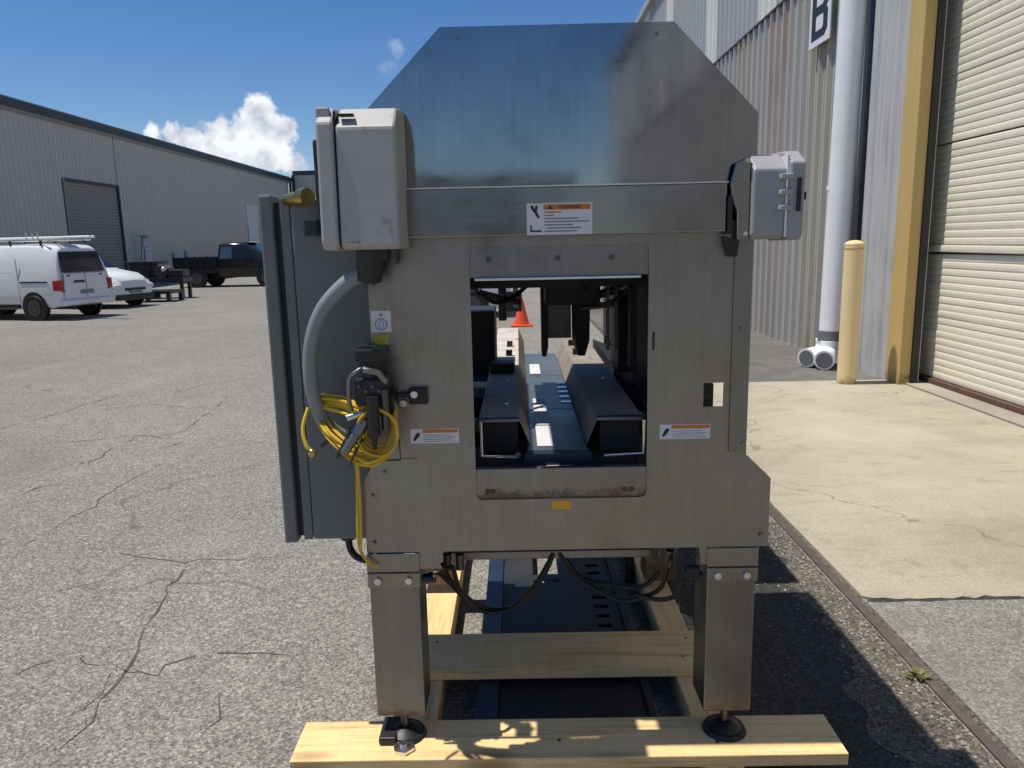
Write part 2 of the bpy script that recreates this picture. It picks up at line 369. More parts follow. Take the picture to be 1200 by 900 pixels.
def spline(pts, n=10, closed=False):
    P = [Vector(p) for p in pts]; N = len(P); out = []
    for i in range(N if closed else N - 1):
        g = lambda k: P[k % N] if closed else P[max(0, min(N - 1, k))]
        a, b, c, d = g(i - 1), g(i), g(i + 1), g(i + 2)
        for j in range(n):
            t = j / n
            out.append(.5 * ((2 * b) + (c - a) * t + (2 * a - 5 * b + 4 * c - d) * t * t + (3 * b - 3 * c + d - a) * t ** 3))
    if not closed: out.append(P[-1])
    return out
def plate_mesh(name, outer, holes, y0, y1):            # flat plate in the x-z plane with openings
    bm = bmesh.new(); loops = []
    for L in [outer] + holes:
        vs = [bm.verts.new((x, y0, z)) for x, z in L]; loops.append(vs)
        for i in range(len(vs)): bm.edges.new((vs[i], vs[(i + 1) % len(vs)]))
    bmesh.ops.triangle_fill(bm, use_beauty=True, edges=bm.edges[:])
    r = bmesh.ops.extrude_face_region(bm, geom=bm.faces[:])
    bmesh.ops.translate(bm, verts=[e for e in r['geom'] if isinstance(e, bmesh.types.BMVert)], vec=(0, y1 - y0, 0))
    bmesh.ops.recalc_face_normals(bm, faces=bm.faces[:])
    me = bpy.data.meshes.new(name); bm.to_mesh(me); bm.free(); return me
def rrect(x0, x1, z0, z1, r, n=5):
    o = []
    for cx, cz, a in ((x1 - r, z1 - r, 0), (x0 + r, z1 - r, 90), (x0 + r, z0 + r, 180), (x1 - r, z0 + r, 270)):
        for i in range(n + 1):
            t = math.radians(a + 90 * i / n); o.append((cx + r * math.cos(t), cz + r * math.sin(t)))
    return o
def text_mesh(txt, size, name='lettering'):
    cu = bpy.data.curves.new('t', 'FONT'); cu.body = txt; cu.size = size; cu.extrude = .0006; cu.align_x = 'CENTER'; cu.align_y = 'CENTER'
    o = bpy.data.objects.new('t', cu); C.objects.link(o)
    dg = bpy.context.evaluated_depsgraph_get(); dg.update()
    me = bpy.data.meshes.new_from_object(o.evaluated_get(dg)); C.objects.unlink(o); bpy.data.objects.remove(o)
    me.name = name; return me

# ------------------------------------------------------------------ ground
edge_dark = weathered('dark_edge_strip', (.085, .07, .062), (.16, .13, .10), .7, .8)
shade_debris_dark = asphalt('shaded_asphalt_and_debris', (.040, .040, .041), (.075, .073, .070), 0, .8, .5)  # dark asphalt with the machine's shade put into its colour; also joint debris
MB().box(-400, 400, -300, 500, -.5, 0).build('asphalt_ground', asphalt_lot, kind='structure')
# concrete apron with a ragged, chipped near edge
P = [(1.56, 8.62), (1.56, 3.28)] + [(1.56 + .05 * i + random.uniform(-.01, .01), 3.245 + random.gauss(0, .012) + (.05 if i == 0 else 0)) for i in range(1, 54)] + [(4.26, 3.24), (4.26, 8.62)]
MB().prism(P, 'z', -.1, .012).build('concrete_apron', conc, kind='structure')
v = []
for i in range(60):
    x = 1.57 + i * .045; k = random.uniform(.002, .010); v += [(x, 3.238 - k + random.gauss(0, .004), .0075), (x, 3.25 + k, .0075)]
MB().add(v, [(2 * i, 2 * i + 1, 2 * i + 3, 2 * i + 2) for i in range(59)]).build('joint_debris', shade_debris_dark, kind='stuff')
MB().box(1.56, 4.24, -20, 3.236, -.1, .006).build('asphalt_apron', asphalt_patch, kind='structure')
MB().box(1.56, 4.19, 8.622, 40, -.1, .005).build('dark_stained_pavement', asphalt_dark, kind='structure')
MB().box(1.492, 1.532, -20, 24, -.1, .012).build('pavement_edge_strip', edge_dark, kind='structure', bevel=.004)
MB().box(1.537, 1.558, -20, 24, -.1, .002).build('pavement_joint', dirt_mat, kind='structure')
# darker asphalt by the edge strip, machine's shade deepened in its colour
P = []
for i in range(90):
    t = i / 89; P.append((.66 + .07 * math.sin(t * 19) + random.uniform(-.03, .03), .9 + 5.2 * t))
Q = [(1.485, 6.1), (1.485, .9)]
MB().add([(x, y, .0015) for x, y in P + Q], [tuple(range(92))]).build('shade_dark_patch', shade_debris_dark, kind='structure')
# gravelly dirt lying along the edge strip: an irregular ribbon of loose stones
mb = MB(); L, Rr = [], []
for i in range(140):
    y = 1.2 + i * .06
    L.append((1.25 + .07 * math.sin(y * 2.3) + .04 * math.sin(y * 7.1) + random.uniform(-.04, .04), y, .003)); Rr.append((1.484, y, .003))
mb.add(L + Rr, [(i, i + 1, 141 + i, 140 + i) for i in range(139)]).build('dirt_strip', dirt_mat, kind='structure')
mb = MB()
for i in range(900):
    y = random.uniform(1.6, 7); x = 1.48 - abs(random.gauss(0, .10)); r = random.uniform(.003, .009)
    mb.ball((x, y, r * .6), r, 5, .8)
for i in range(260):
    y = random.uniform(1.9, 6); x = random.uniform(.8, 1.5); r = random.uniform(.002, .006)
    mb.ball((x, y, r * .6), r, 5, .8)
mb.build('loose_gravel', gravel_mat, kind='stuff')
# open cracks: narrow dark strips with ragged edges
mb = MB()
def crack(pts, w):
    P = []
    for (a, b), (c, d) in zip(pts[:-1], pts[1:]):
        n = max(2, int(math.hypot(c - a, d - b) / .09))
        for i in range(n):
            t = i / n; P.append((a + (c - a) * t + random.gauss(0, .014), b + (d - b) * t + random.gauss(0, .014)))
    P.append(pts[-1]); v = []
    for i, (x, y) in enumerate(P):
        q = P[min(i + 1, len(P) - 1)]; p = P[max(i - 1, 0)]; dx, dy = q[0] - p[0], q[1] - p[1]; l = math.hypot(dx, dy) or 1
        k = w * .60 * random.uniform(.1, 1.15) * min(1, .25 + i / 3, .25 + (len(P) - 1 - i) / 3)
        v += [(x - dy / l * k, y + dx / l * k, .002), (x + dy / l * k, y - dx / l * k, .002)]
    mb.add(v, [(2 * i, 2 * i + 1, 2 * i + 3, 2 * i + 2) for i in range(len(P) - 1) if random.random() < .93])
    for x, y in P:                       # crumbled bits beside the crack
        for _ in range(2):
            a, b, q = x + random.gauss(0, w * 2.2), y + random.gauss(0, w * 2.2), random.uniform(.15, .45) * w
            mb.add([(a - q, b, .0022), (a, b - q * 1.3, .0022), (a + q, b, .0022), (a, b + q, .0022)], [(0, 1, 2, 3)])
CRACKS = [(0.012, [(-4.97, 7.02), (-4.82, 7.59), (-4.69, 8.69)]), (0.02, [(-3.5, 5.04), (-3.45, 5.16), (-3.36, 5.28)]), (0.008, [(-2.85, 4.08), (-2.85, 4.46), (-2.87, 5.17), (-2.81, 5.93)]), (0.007, [(-2.63, 4.2), (-2.43, 4.04), (-2.12, 3.91), (-1.83, 3.83), (-1.27, 3.87)]), (0.011, [(-1.56, 2.3), (-1.58, 2.56), (-1.61, 2.8), (-1.69, 3.23), (-1.82, 3.81), (-1.83, 3.86)]), (0.011, [(-1.68, 2.82), (-1.58, 2.74), (-1.46, 2.75), (-1.38, 2.87), (-1.19, 2.89), (-0.97, 2.86)]), (0.006, [(-2.47, 3.3), (-2.32, 3.46), (-2.15, 3.6)]), (0.007, [(-1.12, 2.38), (-1.1, 2.45), (-1.15, 2.58)]), (0.02, [(-3.43, 5.73), (-3.46, 6.1), (-3.46, 6.61)]), (0.012, [(-3.32, 6.48), (-3.12, 6.81), (-3.21, 7.73), (-3.32, 8.66)]), (0.01, [(-4.12, 6.42), (-3.45, 6.68), (-3.1, 6.5)]), (0.012, [(-4.55, 11.29), (-4.2, 11.6), (-4.05, 12.13)]), (0.01, [(-7.25, 10.4), (-7.17, 11.13), (-7.01, 11.97), (-6.55, 12.29)]), (0.01, [(-7.6, 14.63), (-6.85, 14.64)]), (0.01, [(-4.53, 7.84), (-4.06, 8.02), (-3.33, 7.82)]), (0.008, [(-2.06, 2.69), (-2.0, 2.81), (-1.85, 2.86), (-1.71, 2.8)]), (0.012, [(-3.07, 6.18), (-2.97, 6.29), (-2.94, 6.4)]), (0.006, [(-1.64, 2.74), (-1.62, 2.52), (-1.69, 2.42)])]
for w, pts in CRACKS: crack(pts, w)
mb.build('asphalt_cracks', paint('crack_fill', (.085, .08, .074), .9, .4), kind='stuff')
# a weed in the joint
mb = MB()
for i in range(34):
    a = random.uniform(0, 2 * PI); r = random.uniform(.004, .032); x, y = 1.475 + r * math.cos(a), 2.62 + r * math.sin(a); h = random.uniform(.006, .028)
    d = random.uniform(0, PI); s_ = random.uniform(.008, .016)
    mb.add([(1.475, 2.62, 0), (x + s_ * math.cos(d), y + s_ * math.sin(d), h), (x + math.cos(a) * .018, y + math.sin(a) * .018, h + .006), (x - s_ * math.cos(d), y - s_ * math.sin(d), h)], [(0, 1, 2, 3)])
mb.build('weed', paint('weed_leaf', (.17, .18, .06), .6, .3), label='small green weed sprouting beside the pavement edge strip', cat='weed')

# ------------------------------------------------------------------ corrugated siding
def siding_mesh(name, width, h, pitch=.305, depth=.034, thick=.003):
    prof = []; n = round(width / pitch)
    for i in range(n):
        u = i * pitch
        prof += [(u, 0), (u + pitch * .14, 0), (u + pitch * .22, depth), (u + pitch * .36, depth), (u + pitch * .44, 0), (u + pitch * .60, 0), (u + pitch * .63, depth * .25), (u + pitch * .69, depth * .25), (u + pitch * .72, 0)]
    prof.append((width, 0)); m = MB(); k = len(prof); v = []
    for z in (0, h):
        for d in (0, thick):
            v += [(u, -p - thick + d, z) for u, p in prof]
    f = []
    for i in range(k - 1):
        f += [(i, i + 1, 2 * k + i + 1, 2 * k + i), (k + i, 3 * k + i, 3 * k + i + 1, k + i + 1), (i, k + i, k + i + 1, i + 1), (2 * k + i, 2 * k + i + 1, 3 * k + i + 1, 3 * k + i)]
    f += [(0, 2 * k, 3 * k, k), (k - 1, 2 * k - 1, 4 * k - 1, 3 * k - 1)]
    return m.add(v, f).mesh(name)
PW = .915
def panels(bld, me, m, origin, face, n, mats=None):        # face: '+x', '-x' or '-y'
    ox, oy, oz = origin; base = me
    for i in range(n):
        o = bpy.data.objects.new('siding_panel', base); C.objects.link(o); o.parent = bld
        if not base.materials: base.materials.append(m)
        if face == '+x': o.location = (ox, oy + i * PW, oz); o.rotation_euler.z = PI / 2
        elif face == '-x': o.location = (ox + random.uniform(-.004, .004), oy - i * PW, oz); o.rotation_euler.z = -PI / 2 + random.uniform(-.004, .004)
        else: o.location = (ox + i * PW, oy, oz)
        if mats and i in mats:
            o.material_slots[0].link = 'OBJECT'; o.material_slots[0].material = mats[i]

# ---- left warehouse (wall plane x = -19)
lb = thing('grey_warehouse', (-19, 40, 0), 'long pale grey ribbed warehouse on the left with dark roof edge and closed roller door', 'warehouse')
MB().prism([(-20, -40), (-.08, -40), (-.08, 25.5), (-20, 25.5)], 'z', 0, 7.05).build('wall', siding_left, lb)
dy0, dy1, dz = -7.2, -2.85, 4.62
lower = siding_mesh('siding_sheet', PW, 7.1)
ytop = 25.5
y = dy1; k = 0
n_far = int((ytop - dy1) / PW)
panels(lb, lower, siding_left, (0, dy1 + .08, 0), '+x', n_far)
panels(lb, siding_mesh('siding_sheet_over_door', PW, 7.1 - dz - .1), siding_left, (0, dy0 - .2, dz + .1), '+x', 5)
panels(lb, lower, siding_left, (0, dy0 - .08 - 14 * PW - .1, 0), '+x', 14)
MB().box(-.02, .16, -40, 25.9, 7.05, 7.36).build('fascia', fascia_dark, lb, .01)
MB().box(-20, .10, -40, 25.6, 7.36, 7.42).build('roof', siding_upper, lb)
MB().box(.03, .09, -26, 25.5, 6.9, 7.05).build('eave_flashing', door_grey, lb)
rd = MB().box(-.075, -.06, dy0, dy1, 0, dz).build('roller_door', door_grey, lb)
sl = MB().prism([(0, 0), (-.0, .14), (.018, .11), (.022, .07), (.018, .03)], 'y', 0, dy1 - dy0 - .02).mesh('slat_curtain'); sl.materials.append(door_grey)
for i in range(31):
    o = bpy.data.objects.new('slat', sl); C.objects.link(o); o.parent = rd; o.location = (-.058, dy0 + .01, .05 + i * .147)
for yy in (dy0 - .11, dy1): MB().box(-.06, .05, yy, yy + .11, 0, dz + .1).build('door_jamb', fascia_dark if yy > -5 else door_grey, lb)
MB().box(-.06, .052, dy0, dy1, dz, dz + .1).build('door_header', fascia_dark, lb)
pd = MB().box(.045, .07, 14.6, 16.6, 0, 3.2).build('side_door', car_white2, lb); MB().box(.04, .10, 14.4, 16.8, 3.2, 4.7).build('door_canopy', siding_clear, lb)
MB().box(0, .12, 25.4, 25.75, 0, 7.05).build('corner_trim', fascia_dark, lb)
# ---- building across the end of the lot
eb = thing('far_warehouse', (-19, 66, 0), 'far grey building closing the end of the lot, meeting the long warehouse', 'building')
MB().box(.2, 17, .1, 14, 0, 7.5).build('wall', siding_left, eb)
panels(eb, siding_mesh('siding_sheet', PW, 7.6), siding_left, (.2, .09, 0), '-y', 18)
MB().box(.2, 17, -.06, .08, 7.6, 7.95).build('fascia', fascia_dark, eb); MB().box(.1, .35, -.12, .02, 0, 7.6).build('corner_trim', fascia_dark, eb)

# ---- building across the near end of the lot, behind the photographer (mirrored in the hood)
nb = thing('near_warehouse', (-19, -42, 0), 'grey building behind the photographer, mirrored faintly in the steel hood', 'building')
MB().box(2, 22.5, -14, 0, 0, 5.4).build('wall', siding_left, nb); MB().box(2, 22.6, -14, .15, 5.4, 5.7).build('fascia', fascia_dark, nb)
MB().box(9, 13, .005, .06, 0, 4.2).build('roller_door', siding_left, nb); MB().box(15.5, 17.5, .005, .06, 0, 3.0).build('side_door', fascia_dark, nb)
# ---- right warehouse (wall plane x = 4.2); local frame at (4.2, 0, 0)
rb = thing('ribbed_warehouse', (4.2, 10, 0), 'tall weathered ribbed metal warehouse on the right with cream roller door', 'warehouse')
def B_(x0, x1, y0, y1, z0, z1, name, m, bev=0, par=None): return MB().box(x0 - 4.2, x1 - 4.2, y0 - 10, y1 - 10, z0, z1).build(name, m, par or rb, bev)
B_(4.75, 24, -30, 40, 0, 8.5, 'wall', siding_right)
B_(4.25, 4.76, 8.66, 40, 0, 8.45, 'wall', siding_right); B_(4.25, 4.76, -30, 4.3, 0, 8.45, 'wall', siding_right); B_(4.25, 4.76, 4.31, 8.65, 5.0, 8.45, 'wall', siding_right)
low = siding_mesh('lower_siding_sheet', PW, 5.35, .305, .060)
mm = {0: siding_right, 1: siding_olive, 2: siding_right, 3: siding_rust, 4: siding_right, 5: siding_olive, 6: siding_right, 8: siding_olive, 9: siding_rust, 11: siding_rust, 13: siding_olive}
panels(rb, low, siding_right, (.03, 9.61 + 23 * PW - 10 + .0, 0), '-x', 23, {22 - k: v for k, v in mm.items()})
panels(rb, low, siding_right, (.03, 4.2 - 10, 0), '-x', 36)
upm = siding_mesh('upper_siding_sheet', PW, 3.3, .305, .034)
NUP = 62; Y0U = 34.0
mats = {}
for i in range(NUP):
    yc = Y0U - i * PW - PW / 2
    if abs(((yc - 17.25 + 2) % 4.0) - 2) < .46: mats[i] = siding_clear
panels(rb, upm, siding_upper, (-.01, Y0U - 10, 5.23), '-x', NUP, mats)
B_(4.16, 4.26, -24, 34, 5.20, 5.228, 'drip_flashing', fascia_dark)
B_(4.02, 4.28, -24, 34, 8.53, 8.72, 'eave_gutter', siding_upper, .01)
B_(4.05, 24, -30, 40, 8.72, 8.78, 'roof', siding_upper)
# corner trim between siding and door, shallow flutes
prof = []; yy = 9.60
mbt = MB(); u = 0
P = [(4.24, 9.39), (4.165, 9.39), (4.165, 9.25), (4.195, 9.22), (4.195, 9.08), (4.165, 9.05), (4.165, 8.78), (4.20, 8.74), (4.20, 8.62), (4.24, 8.62)]
mbt.prism([(a - 4.2, b - 10) for a, b in P], 'z', 0, 5.2).build('corner_trim', column_grey, rb, .006)
B_(4.20, 4.235, 9.395, 9.60, 0, 5.2, 'cover_strip', blk)
B_(4.185, 4.31, 8.29, 8.61, .01, 5.2, 'door_post', post_yellow, .008)
B_(4.312, 4.385, 8.27, 8.61, .01, 5.2, 'door_guide', blk, .004)
B_(4.387, 4.41, 8.30, 8.36, .01, 5.2, 'guide_rail', column_grey, .004)
B_(4.62, 4.70, 4.31, 8.65, 0, 5.0, 'door_backing', blk)
B_(4.27, 4.75, 4.31, 8.60, -.05, .030, 'door_sill', conc_sill, .006)
B_(4.505, 4.60, 4.31, 8.64, .031, .085, 'bottom_bar', rust_brown, .006)
door = thing('roller_door', (.355, -1.86, .09), None, None); door.parent = rb
slat_p = [(0, 0), (-.004, .010), (-.0065, .036), (-.005, .060), (-.001, .072), (0, .0742), (.012, .072), (.012, .004)]
slat = MB().prism(slat_p, 'y', -3.82, .50).mesh('slat_curtain'); slat.materials.append(door_cream)
z = 0
for i in range(66):
    o = bpy.data.objects.new('slat', slat); C.objects.link(o); o.parent = door; o.location = (random.uniform(-.0025, .0025), 0, z + random.uniform(-.001, .001)); o.rotation_euler.y = random.uniform(-.06, .06)
    if i == 18: o.rotation_euler.x = .003; o.location.x = -.028
    if i == 17: o.rotation_euler = (-.004, .12, 0)
    z += .0745
    if i == 17: z += .022
    if i == 32: z += .012
# downpipe with its two outlet elbows
dp = MB().cyl((-.20, -.29, .42), (-.20, -.52, 8.5), .150, n=28).build('downpipe', pipe_white, rb)
MB().cyl((-.20, -.29, .33), (-.20, -.29, .46), .163, n=28).build('pipe_collar', band_grey, dp)
MB().cyl((-.20, -.29, .22), (-.20, -.29, .33), .135, .150, n=24).build('pipe_reducer', pipe_white, dp)
for (ax, ay, bx, by) in ((-.25, -.36, -.42, -.66), (-.25, -.20, -.56, -.44)):
    pth = spline([(ax, ay, .34), (ax, ay, .22), (ax + (bx - ax) * .35, ay + (by - ay) * .35, .145), (bx, by, .130)], 6)
    e = MB().tube(pth, .105, 20, rfun=lambda i: .105 if i < 14 else .122).build('outlet_elbow', pipe_white, dp)
    d = Vector((bx - ax, by - ay, 0)).normalized(); q = Vector((bx, by, .130)) + d * .002
    MB().cyl(q, q + d * .003, .098, n=24).build('pipe_mouth', band_grey, e)
for zz in (2.2, 5.0):
    MB().cyl((-.20, -.25 - .0285 * zz, zz), (-.20, -.25 - .0285 * zz, zz + .06), .157, n=28).build('pipe_strap', pipe_white, dp)
# sign with the letter B on the wall
sg = thing('wall_sign', (4.13, 10.92, 4.18), 'white wall sign with bold black letter B beside the white downpipe', 'sign')
MB().box(-.02, .0, -.36, .36, 0, 1.02).build('sign_board', lab_white, sg, .004)
MB().box(.0, .05, -.2, .2, .2, .8).build('bracket', column_grey, sg)
outer = [(-.27, .09), (.18, .09), (.27, .16), (.27, .39), (.21, .44), (.27, .49), (.27, .73), (.18, .80), (-.27, .80)]
h1 = [(-.13, .19), (.09, .19), (.13, .22), (.13, .355), (.09, .385), (-.13, .385)]; h2 = [(a, b + .305) for a, b in h1]
me = plate_mesh('letter_shape', outer, [h1, h2], -.004, 0)
link('letter', me, lab_black, sg, loc=(-.0205, 0, 0), rotz=-PI / 2)
# bollard
bo = thing('bollard', (3.68, 8.45, 0), 'tall pale yellow bollard standing before the white downpipe', 'bollard')
MB().cyl((0, 0, 0), (0, 0, 1.55), .102, n=32).build('post', bollard_yellow, bo)
MB().ball((0, 0, 1.55), .104, 28, .45).build('cap', bollard_yellow, bo)
MB().cyl((0, 0, 1.50), (0, 0, 1.515), .1045, n=32).build('band', post_yellow, bo)

# ------------------------------------------------------------------ vehicles
def loft(st, nseg=1):
    """st: stations (x, offset function, half section [(y,z)...] bottom to top) skinned and mirrored."""
    m = MB(); rows = []
    for x, off, sec in st:
        full = [(-yy, zz) for yy, zz in sec[::-1] if yy > 1e-6] + list(sec)
        rows.append([(x + off(zz), yy, zz) for yy, zz in full])
    n = len(rows[0]); v = [p for r in rows for p in r]
    f = [(i * n + k, i * n + (k + 1) % n, (i + 1) * n + (k + 1) % n, (i + 1) * n + k) for i in range(len(rows) - 1) for k in range(n)]
    f += [tuple(range(n))[::-1], tuple((len(rows) - 1) * n + k for k in range(n))]
    m.add(v, f, True); m.sharp = 38; return m
def sec(zb, zs, zr, wb, ws, wr, cr=.09):
    return [(0, zb), (wb - .08, zb), (wb, zb + .10), (ws, (zb + zs) / 2), (ws, zs), ((ws + wr) / 2 + .015, (zs + zr) / 2), (wr + .0, zr - cr), (wr - cr * .4, zr - cr * .3), (wr - cr, zr), (0, zr + .02)]
def wheel(parent, x, y, r, w, side, steel_m=wheel_metal):
    t = MB().cyl((x, y, r), (x, y + side * w, r), r, n=28).build('wheel', rubber, parent, .02)
    rim = MB().cyl((x, y + side * (w - .01), r), (x, y + side * (w + .012), r), r * .62, n=24).build('rim', steel_m, t)
    return t
def hub_holes(parent, x, y, r, side):
    m = MB()
    for k in range(8):
        a = 2 * PI * k / 8; m.cyl((x + .11 * math.cos(a), y, r + .11 * math.sin(a)), (x + .11 * math.cos(a), y + side * .004, r + .11 * math.sin(a)), .022, n=8)
    m.build('rim_holes', rubber, parent)
# --- van: local +x is forward, rear at x = 0
ang = math.atan2(.27, -.96)
van = thing('parked_van', (-10.85, 19.15, 0), 'white panel van seen from the rear with roof rack and dark rear window', 'van', rotz=ang)
r0 = lambda z: 0 if z < .95 else .20 * ((z - .95) / .85) ** 1.3
r1 = lambda z: r0(z) * .8
zero = lambda z: 0
fz = lambda z: -.35 * max(0, z - .9)
st = [(.0, r0, sec(.42, .95, 1.74, .74, .79, .62, .16)), (.10, r0, sec(.36, .95, 1.80, .80, .835, .69, .16)), (.35, r1, sec(.30, .95, 1.83, .83, .85, .72)), (1.2, zero, sec(.28, .95, 1.85, .84, .85, .73)),
      (3.2, zero, sec(.28, .95, 1.83, .84, .85, .72)), (3.7, zero, sec(.28, .95, 1.55, .84, .85, .66)), (4.1, zero, sec(.28, .90, 1.12, .83, .84, .72)), (4.4, zero, sec(.32, .80, .92, .76, .78, .60))]
body = loft(st).build('body', car_white, van, .02)
xw = lambda z: r0(z) - .006
def rear_patch(y0, y1, z0, z1, off, th, n=6):
    m = MB(); v = []
    for i in range(n + 1):
        zz = z0 + (z1 - z0) * i / n; t = i / n; s_ = 1 - .10 * t
        for yy in (y0 * s_, y1 * s_):
            for d in (0, th): v.append((r0(zz) - off - th + d, yy, zz))
    f = [(0, 1, 3, 2)]
    for i in range(n):
        a = 4 * i; b = a + 4
        f += [(a, a + 2, b + 2, b), (a + 1, b + 1, b + 3, a + 3), (a, b, b + 1, a + 1), (a + 2, a + 3, b + 3, b + 2)]
    e = 4 * n; f.append((e, e + 2, e + 3, e + 1)); return m.add(v, f)
rear_patch(-.66, .66, 1.16, 1.66, .008, .012).build('rear_window', glass_dark, van, .006)
for s_ in (-1, 1):
    dr = rear_patch(.012 if s_ > 0 else -.70, .70 if s_ > 0 else -.012, .52, 1.13, .003, .012).build('rear_door', car_white, van, .006)
    MB().box(-.02, .0, s_ * .70 - .05, s_ * .70 + .05, .70, .73).build('hinge', wheel_metal, dr)
rear_patch(.05, .40, .90, .96, .016, .01).build('door_handle', blk, van)
rear_patch(-.22, .22, .62, .73, .016, .004).build('number_plate', lab_grey, van)
MB().box(-.09, .06, -.80, .80, .36, .50).build('bumper', car_white, van, .03)
for s_ in (-1, 1):
    MB().box(-.02, .16, s_ * .765 - .07, s_ * .765 + .085, .72, .98).build('tail_light', red_lens, van, .02)
    MB().box(.0, .02, s_ * .5 - .05, s_ * .5 + .05, 1.05, 1.10).build('reflector', blk, van)
for s_ in (-1, 1):
    for wx in (.78, 3.65):
        MB().cyl((wx, s_ * .80, .33), (wx, s_ * .858, .33), .375, n=30).build('wheel_arch', rubber, van)
        w_ = wheel(van, wx, s_ * .68, .31, .19, s_); hub_holes(w_, wx, s_ * .885, .31, s_)
    MB().box(.30, 1.15, s_ * .858 - .01, s_ * .858 + .004, .92, .955).build('door_track', blk, van)
    MB().box(1.22, 2.95, s_ * .845 - .01, s_ * .845 + .006, .30, .40).build('sill_trim', blk, van)
    for xx in (1.20, 2.10): MB().box(xx, xx + .012, s_ * .85 - .01, s_ * .85 + .003, .45, 1.5).build('panel_gap', lab_grey, van)
    MB().box(1.35, 2.95, s_ * .80 - .03, s_ * .80 + .028, 1.16, 1.20).build('body_crease', car_white, van, .01)
# rack and what it carries
for xx in (.55, 1.5, 2.5):
    ba = MB().box(xx - .02, xx + .02, -.72, .72, 1.935, 1.965).build('rack_bar', steel_bright, van)
    for s_ in (-1, 1): MB().box(xx - .02, xx + .02, s_ * .66 - .02, s_ * .66 + .02, 1.80, 1.935).build('rack_foot', blk, ba)
for s_ in (-1, 1): MB().tube([(.35, s_ * .66, 1.95), (2.7, s_ * .66, 1.95)], .02).build('rack_rail', steel_bright, van)
for k, yy in enumerate((.30, .42)):
    MB().cyl((-.72, yy, 2.0), (2.9, yy, 2.0), .035, n=12).build('pipe', pipe_white, van)
for xx, h in ((1.15, .20), (.95, .17), (.78, .19)): MB().tube([(xx, .5, 1.96), (xx + .01, .5, 1.96 + h)], .018).build('rack_post', steel_bright, van)
MB().box(.25, .60, -.1, .25, 1.966, 2.06).build('clamp_block', blk, van, .01)
# --- white car nosing out beside the van: local +x forward, nose at x = 0
def passenger_car(name, loc, label, cat, rotz, m, group=None):
    car = thing(name, loc, label, cat, group, rotz)
    nose = lambda z: -.10 * max(0, z - .5)
    st = [(0, nose, sec(.30, .60, .78, .62, .64, .47, .06)), (-.10, nose, sec(.22, .66, .89, .77, .79, .60, .09)), (-.4, zero, sec(.20, .74, 1.0, .84, .86, .68)), (-.85, zero, sec(.20, .80, 1.07, .86, .88, .70)),
          (-1.15, zero, sec(.20, .84, 1.13, .86, .89, .70)), (-1.9, zero, sec(.20, .86, 1.52, .86, .89, .66)), (-2.3, zero, sec(.20, .88, 1.64, .86, .89, .66)), (-3.6, zero, sec(.20, .88, 1.66, .86, .89, .66)),
          (-4.3, zero, sec(.22, .88, 1.52, .85, .87, .64)), (-4.65, zero, sec(.30, .85, 1.05, .78, .82, .64))]
    loft(st).build('body', m, car, .03)
    MB().add([(-1.19, -.64, 1.172), (-1.19, .64, 1.172), (-1.86, .59, 1.535), (-1.86, -.59, 1.535), (-1.22, -.64, 1.12), (-1.22, .64, 1.12), (-1.89, .59, 1.48), (-1.89, -.59, 1.48)],
             [(0, 1, 2, 3), (4, 7, 6, 5), (0, 4, 5, 1), (1, 5, 6, 2), (2, 6, 7, 3), (3, 7, 4, 0)]).build('windscreen', glass_dark, car)
    MB().box(-.16, .035, -.72, .72, .24, .40).build('bumper', blk, car, .04)
    MB().box(-.03, .02, -.40, .40, .50, .58).build('grille', blk, car, .01)
    MB().box(-1.22, -1.17, -.60, .60, 1.10, 1.135).build('wiper_cowl', blk, car)
    MB().box(-.02, .03, -.24, .24, .42, .52).build('number_plate', lab_grey, car)
    for s_ in (-1, 1):
        for xx in (-1.35, -2.65, -3.65): MB().box(xx, xx + .012, s_ * .889 - .01, s_ * .889 + .004, .35, .94).build('door_gap', lab_grey, car)
        MB().box(-2.55, -2.35, s_ * .90 - .01, s_ * .90 + .012, .80, .83).build('door_handle', lab_grey, car)
        MB().box(-.16, .01, s_ * .62 - .13, s_ * .62 + .13, .56, .69).build('headlight', lab_white, car, .03)
        MB().box(-1.62, -1.50, s_ * .98 - .1, s_ * .98 + .06, 1.02, 1.14).build('mirror', m, car, .03)
        for x0, x1, t0, t1 in ((-2.62, -1.55, -2.62, -2.0), (-3.6, -2.7, -3.6, -2.7)):
            MB().add([(x0, s_ * .895, .95), (x1, s_ * .895, .97), (t1, s_ * .735, 1.48), (t0, s_ * .735, 1.5), (x0, s_ * .86, .95), (x1, s_ * .86, .97), (t1, s_ * .70, 1.48), (t0, s_ * .70, 1.5)],
                     [(0, 1, 2, 3), (4, 7, 6, 5), (0, 4, 5, 1), (1, 5, 6, 2), (2, 6, 7, 3), (3, 7, 4, 0)]).build('side_window', glass_dark, car)
        for wx in (-.85, -3.7):
            MB().cyl((wx, s_ * .83, .33), (wx, s_ * .893, .33), .37, n=28).build('wheel_arch', rubber, car); wheel(car, wx, s_ * .70, .31, .20, s_)
    return car
passenger_car('parked_minivan', (-11.3, 22.5, 0), 'white minivan with sloping bonnet half hidden beside the panel van', 'car', math.atan2(-.27, .96), car_white2)
passenger_car('parked_car', (-.2, 17.8, 0), 'white car far behind the machine, glimpsed through its square opening', 'car', .03, car_white)
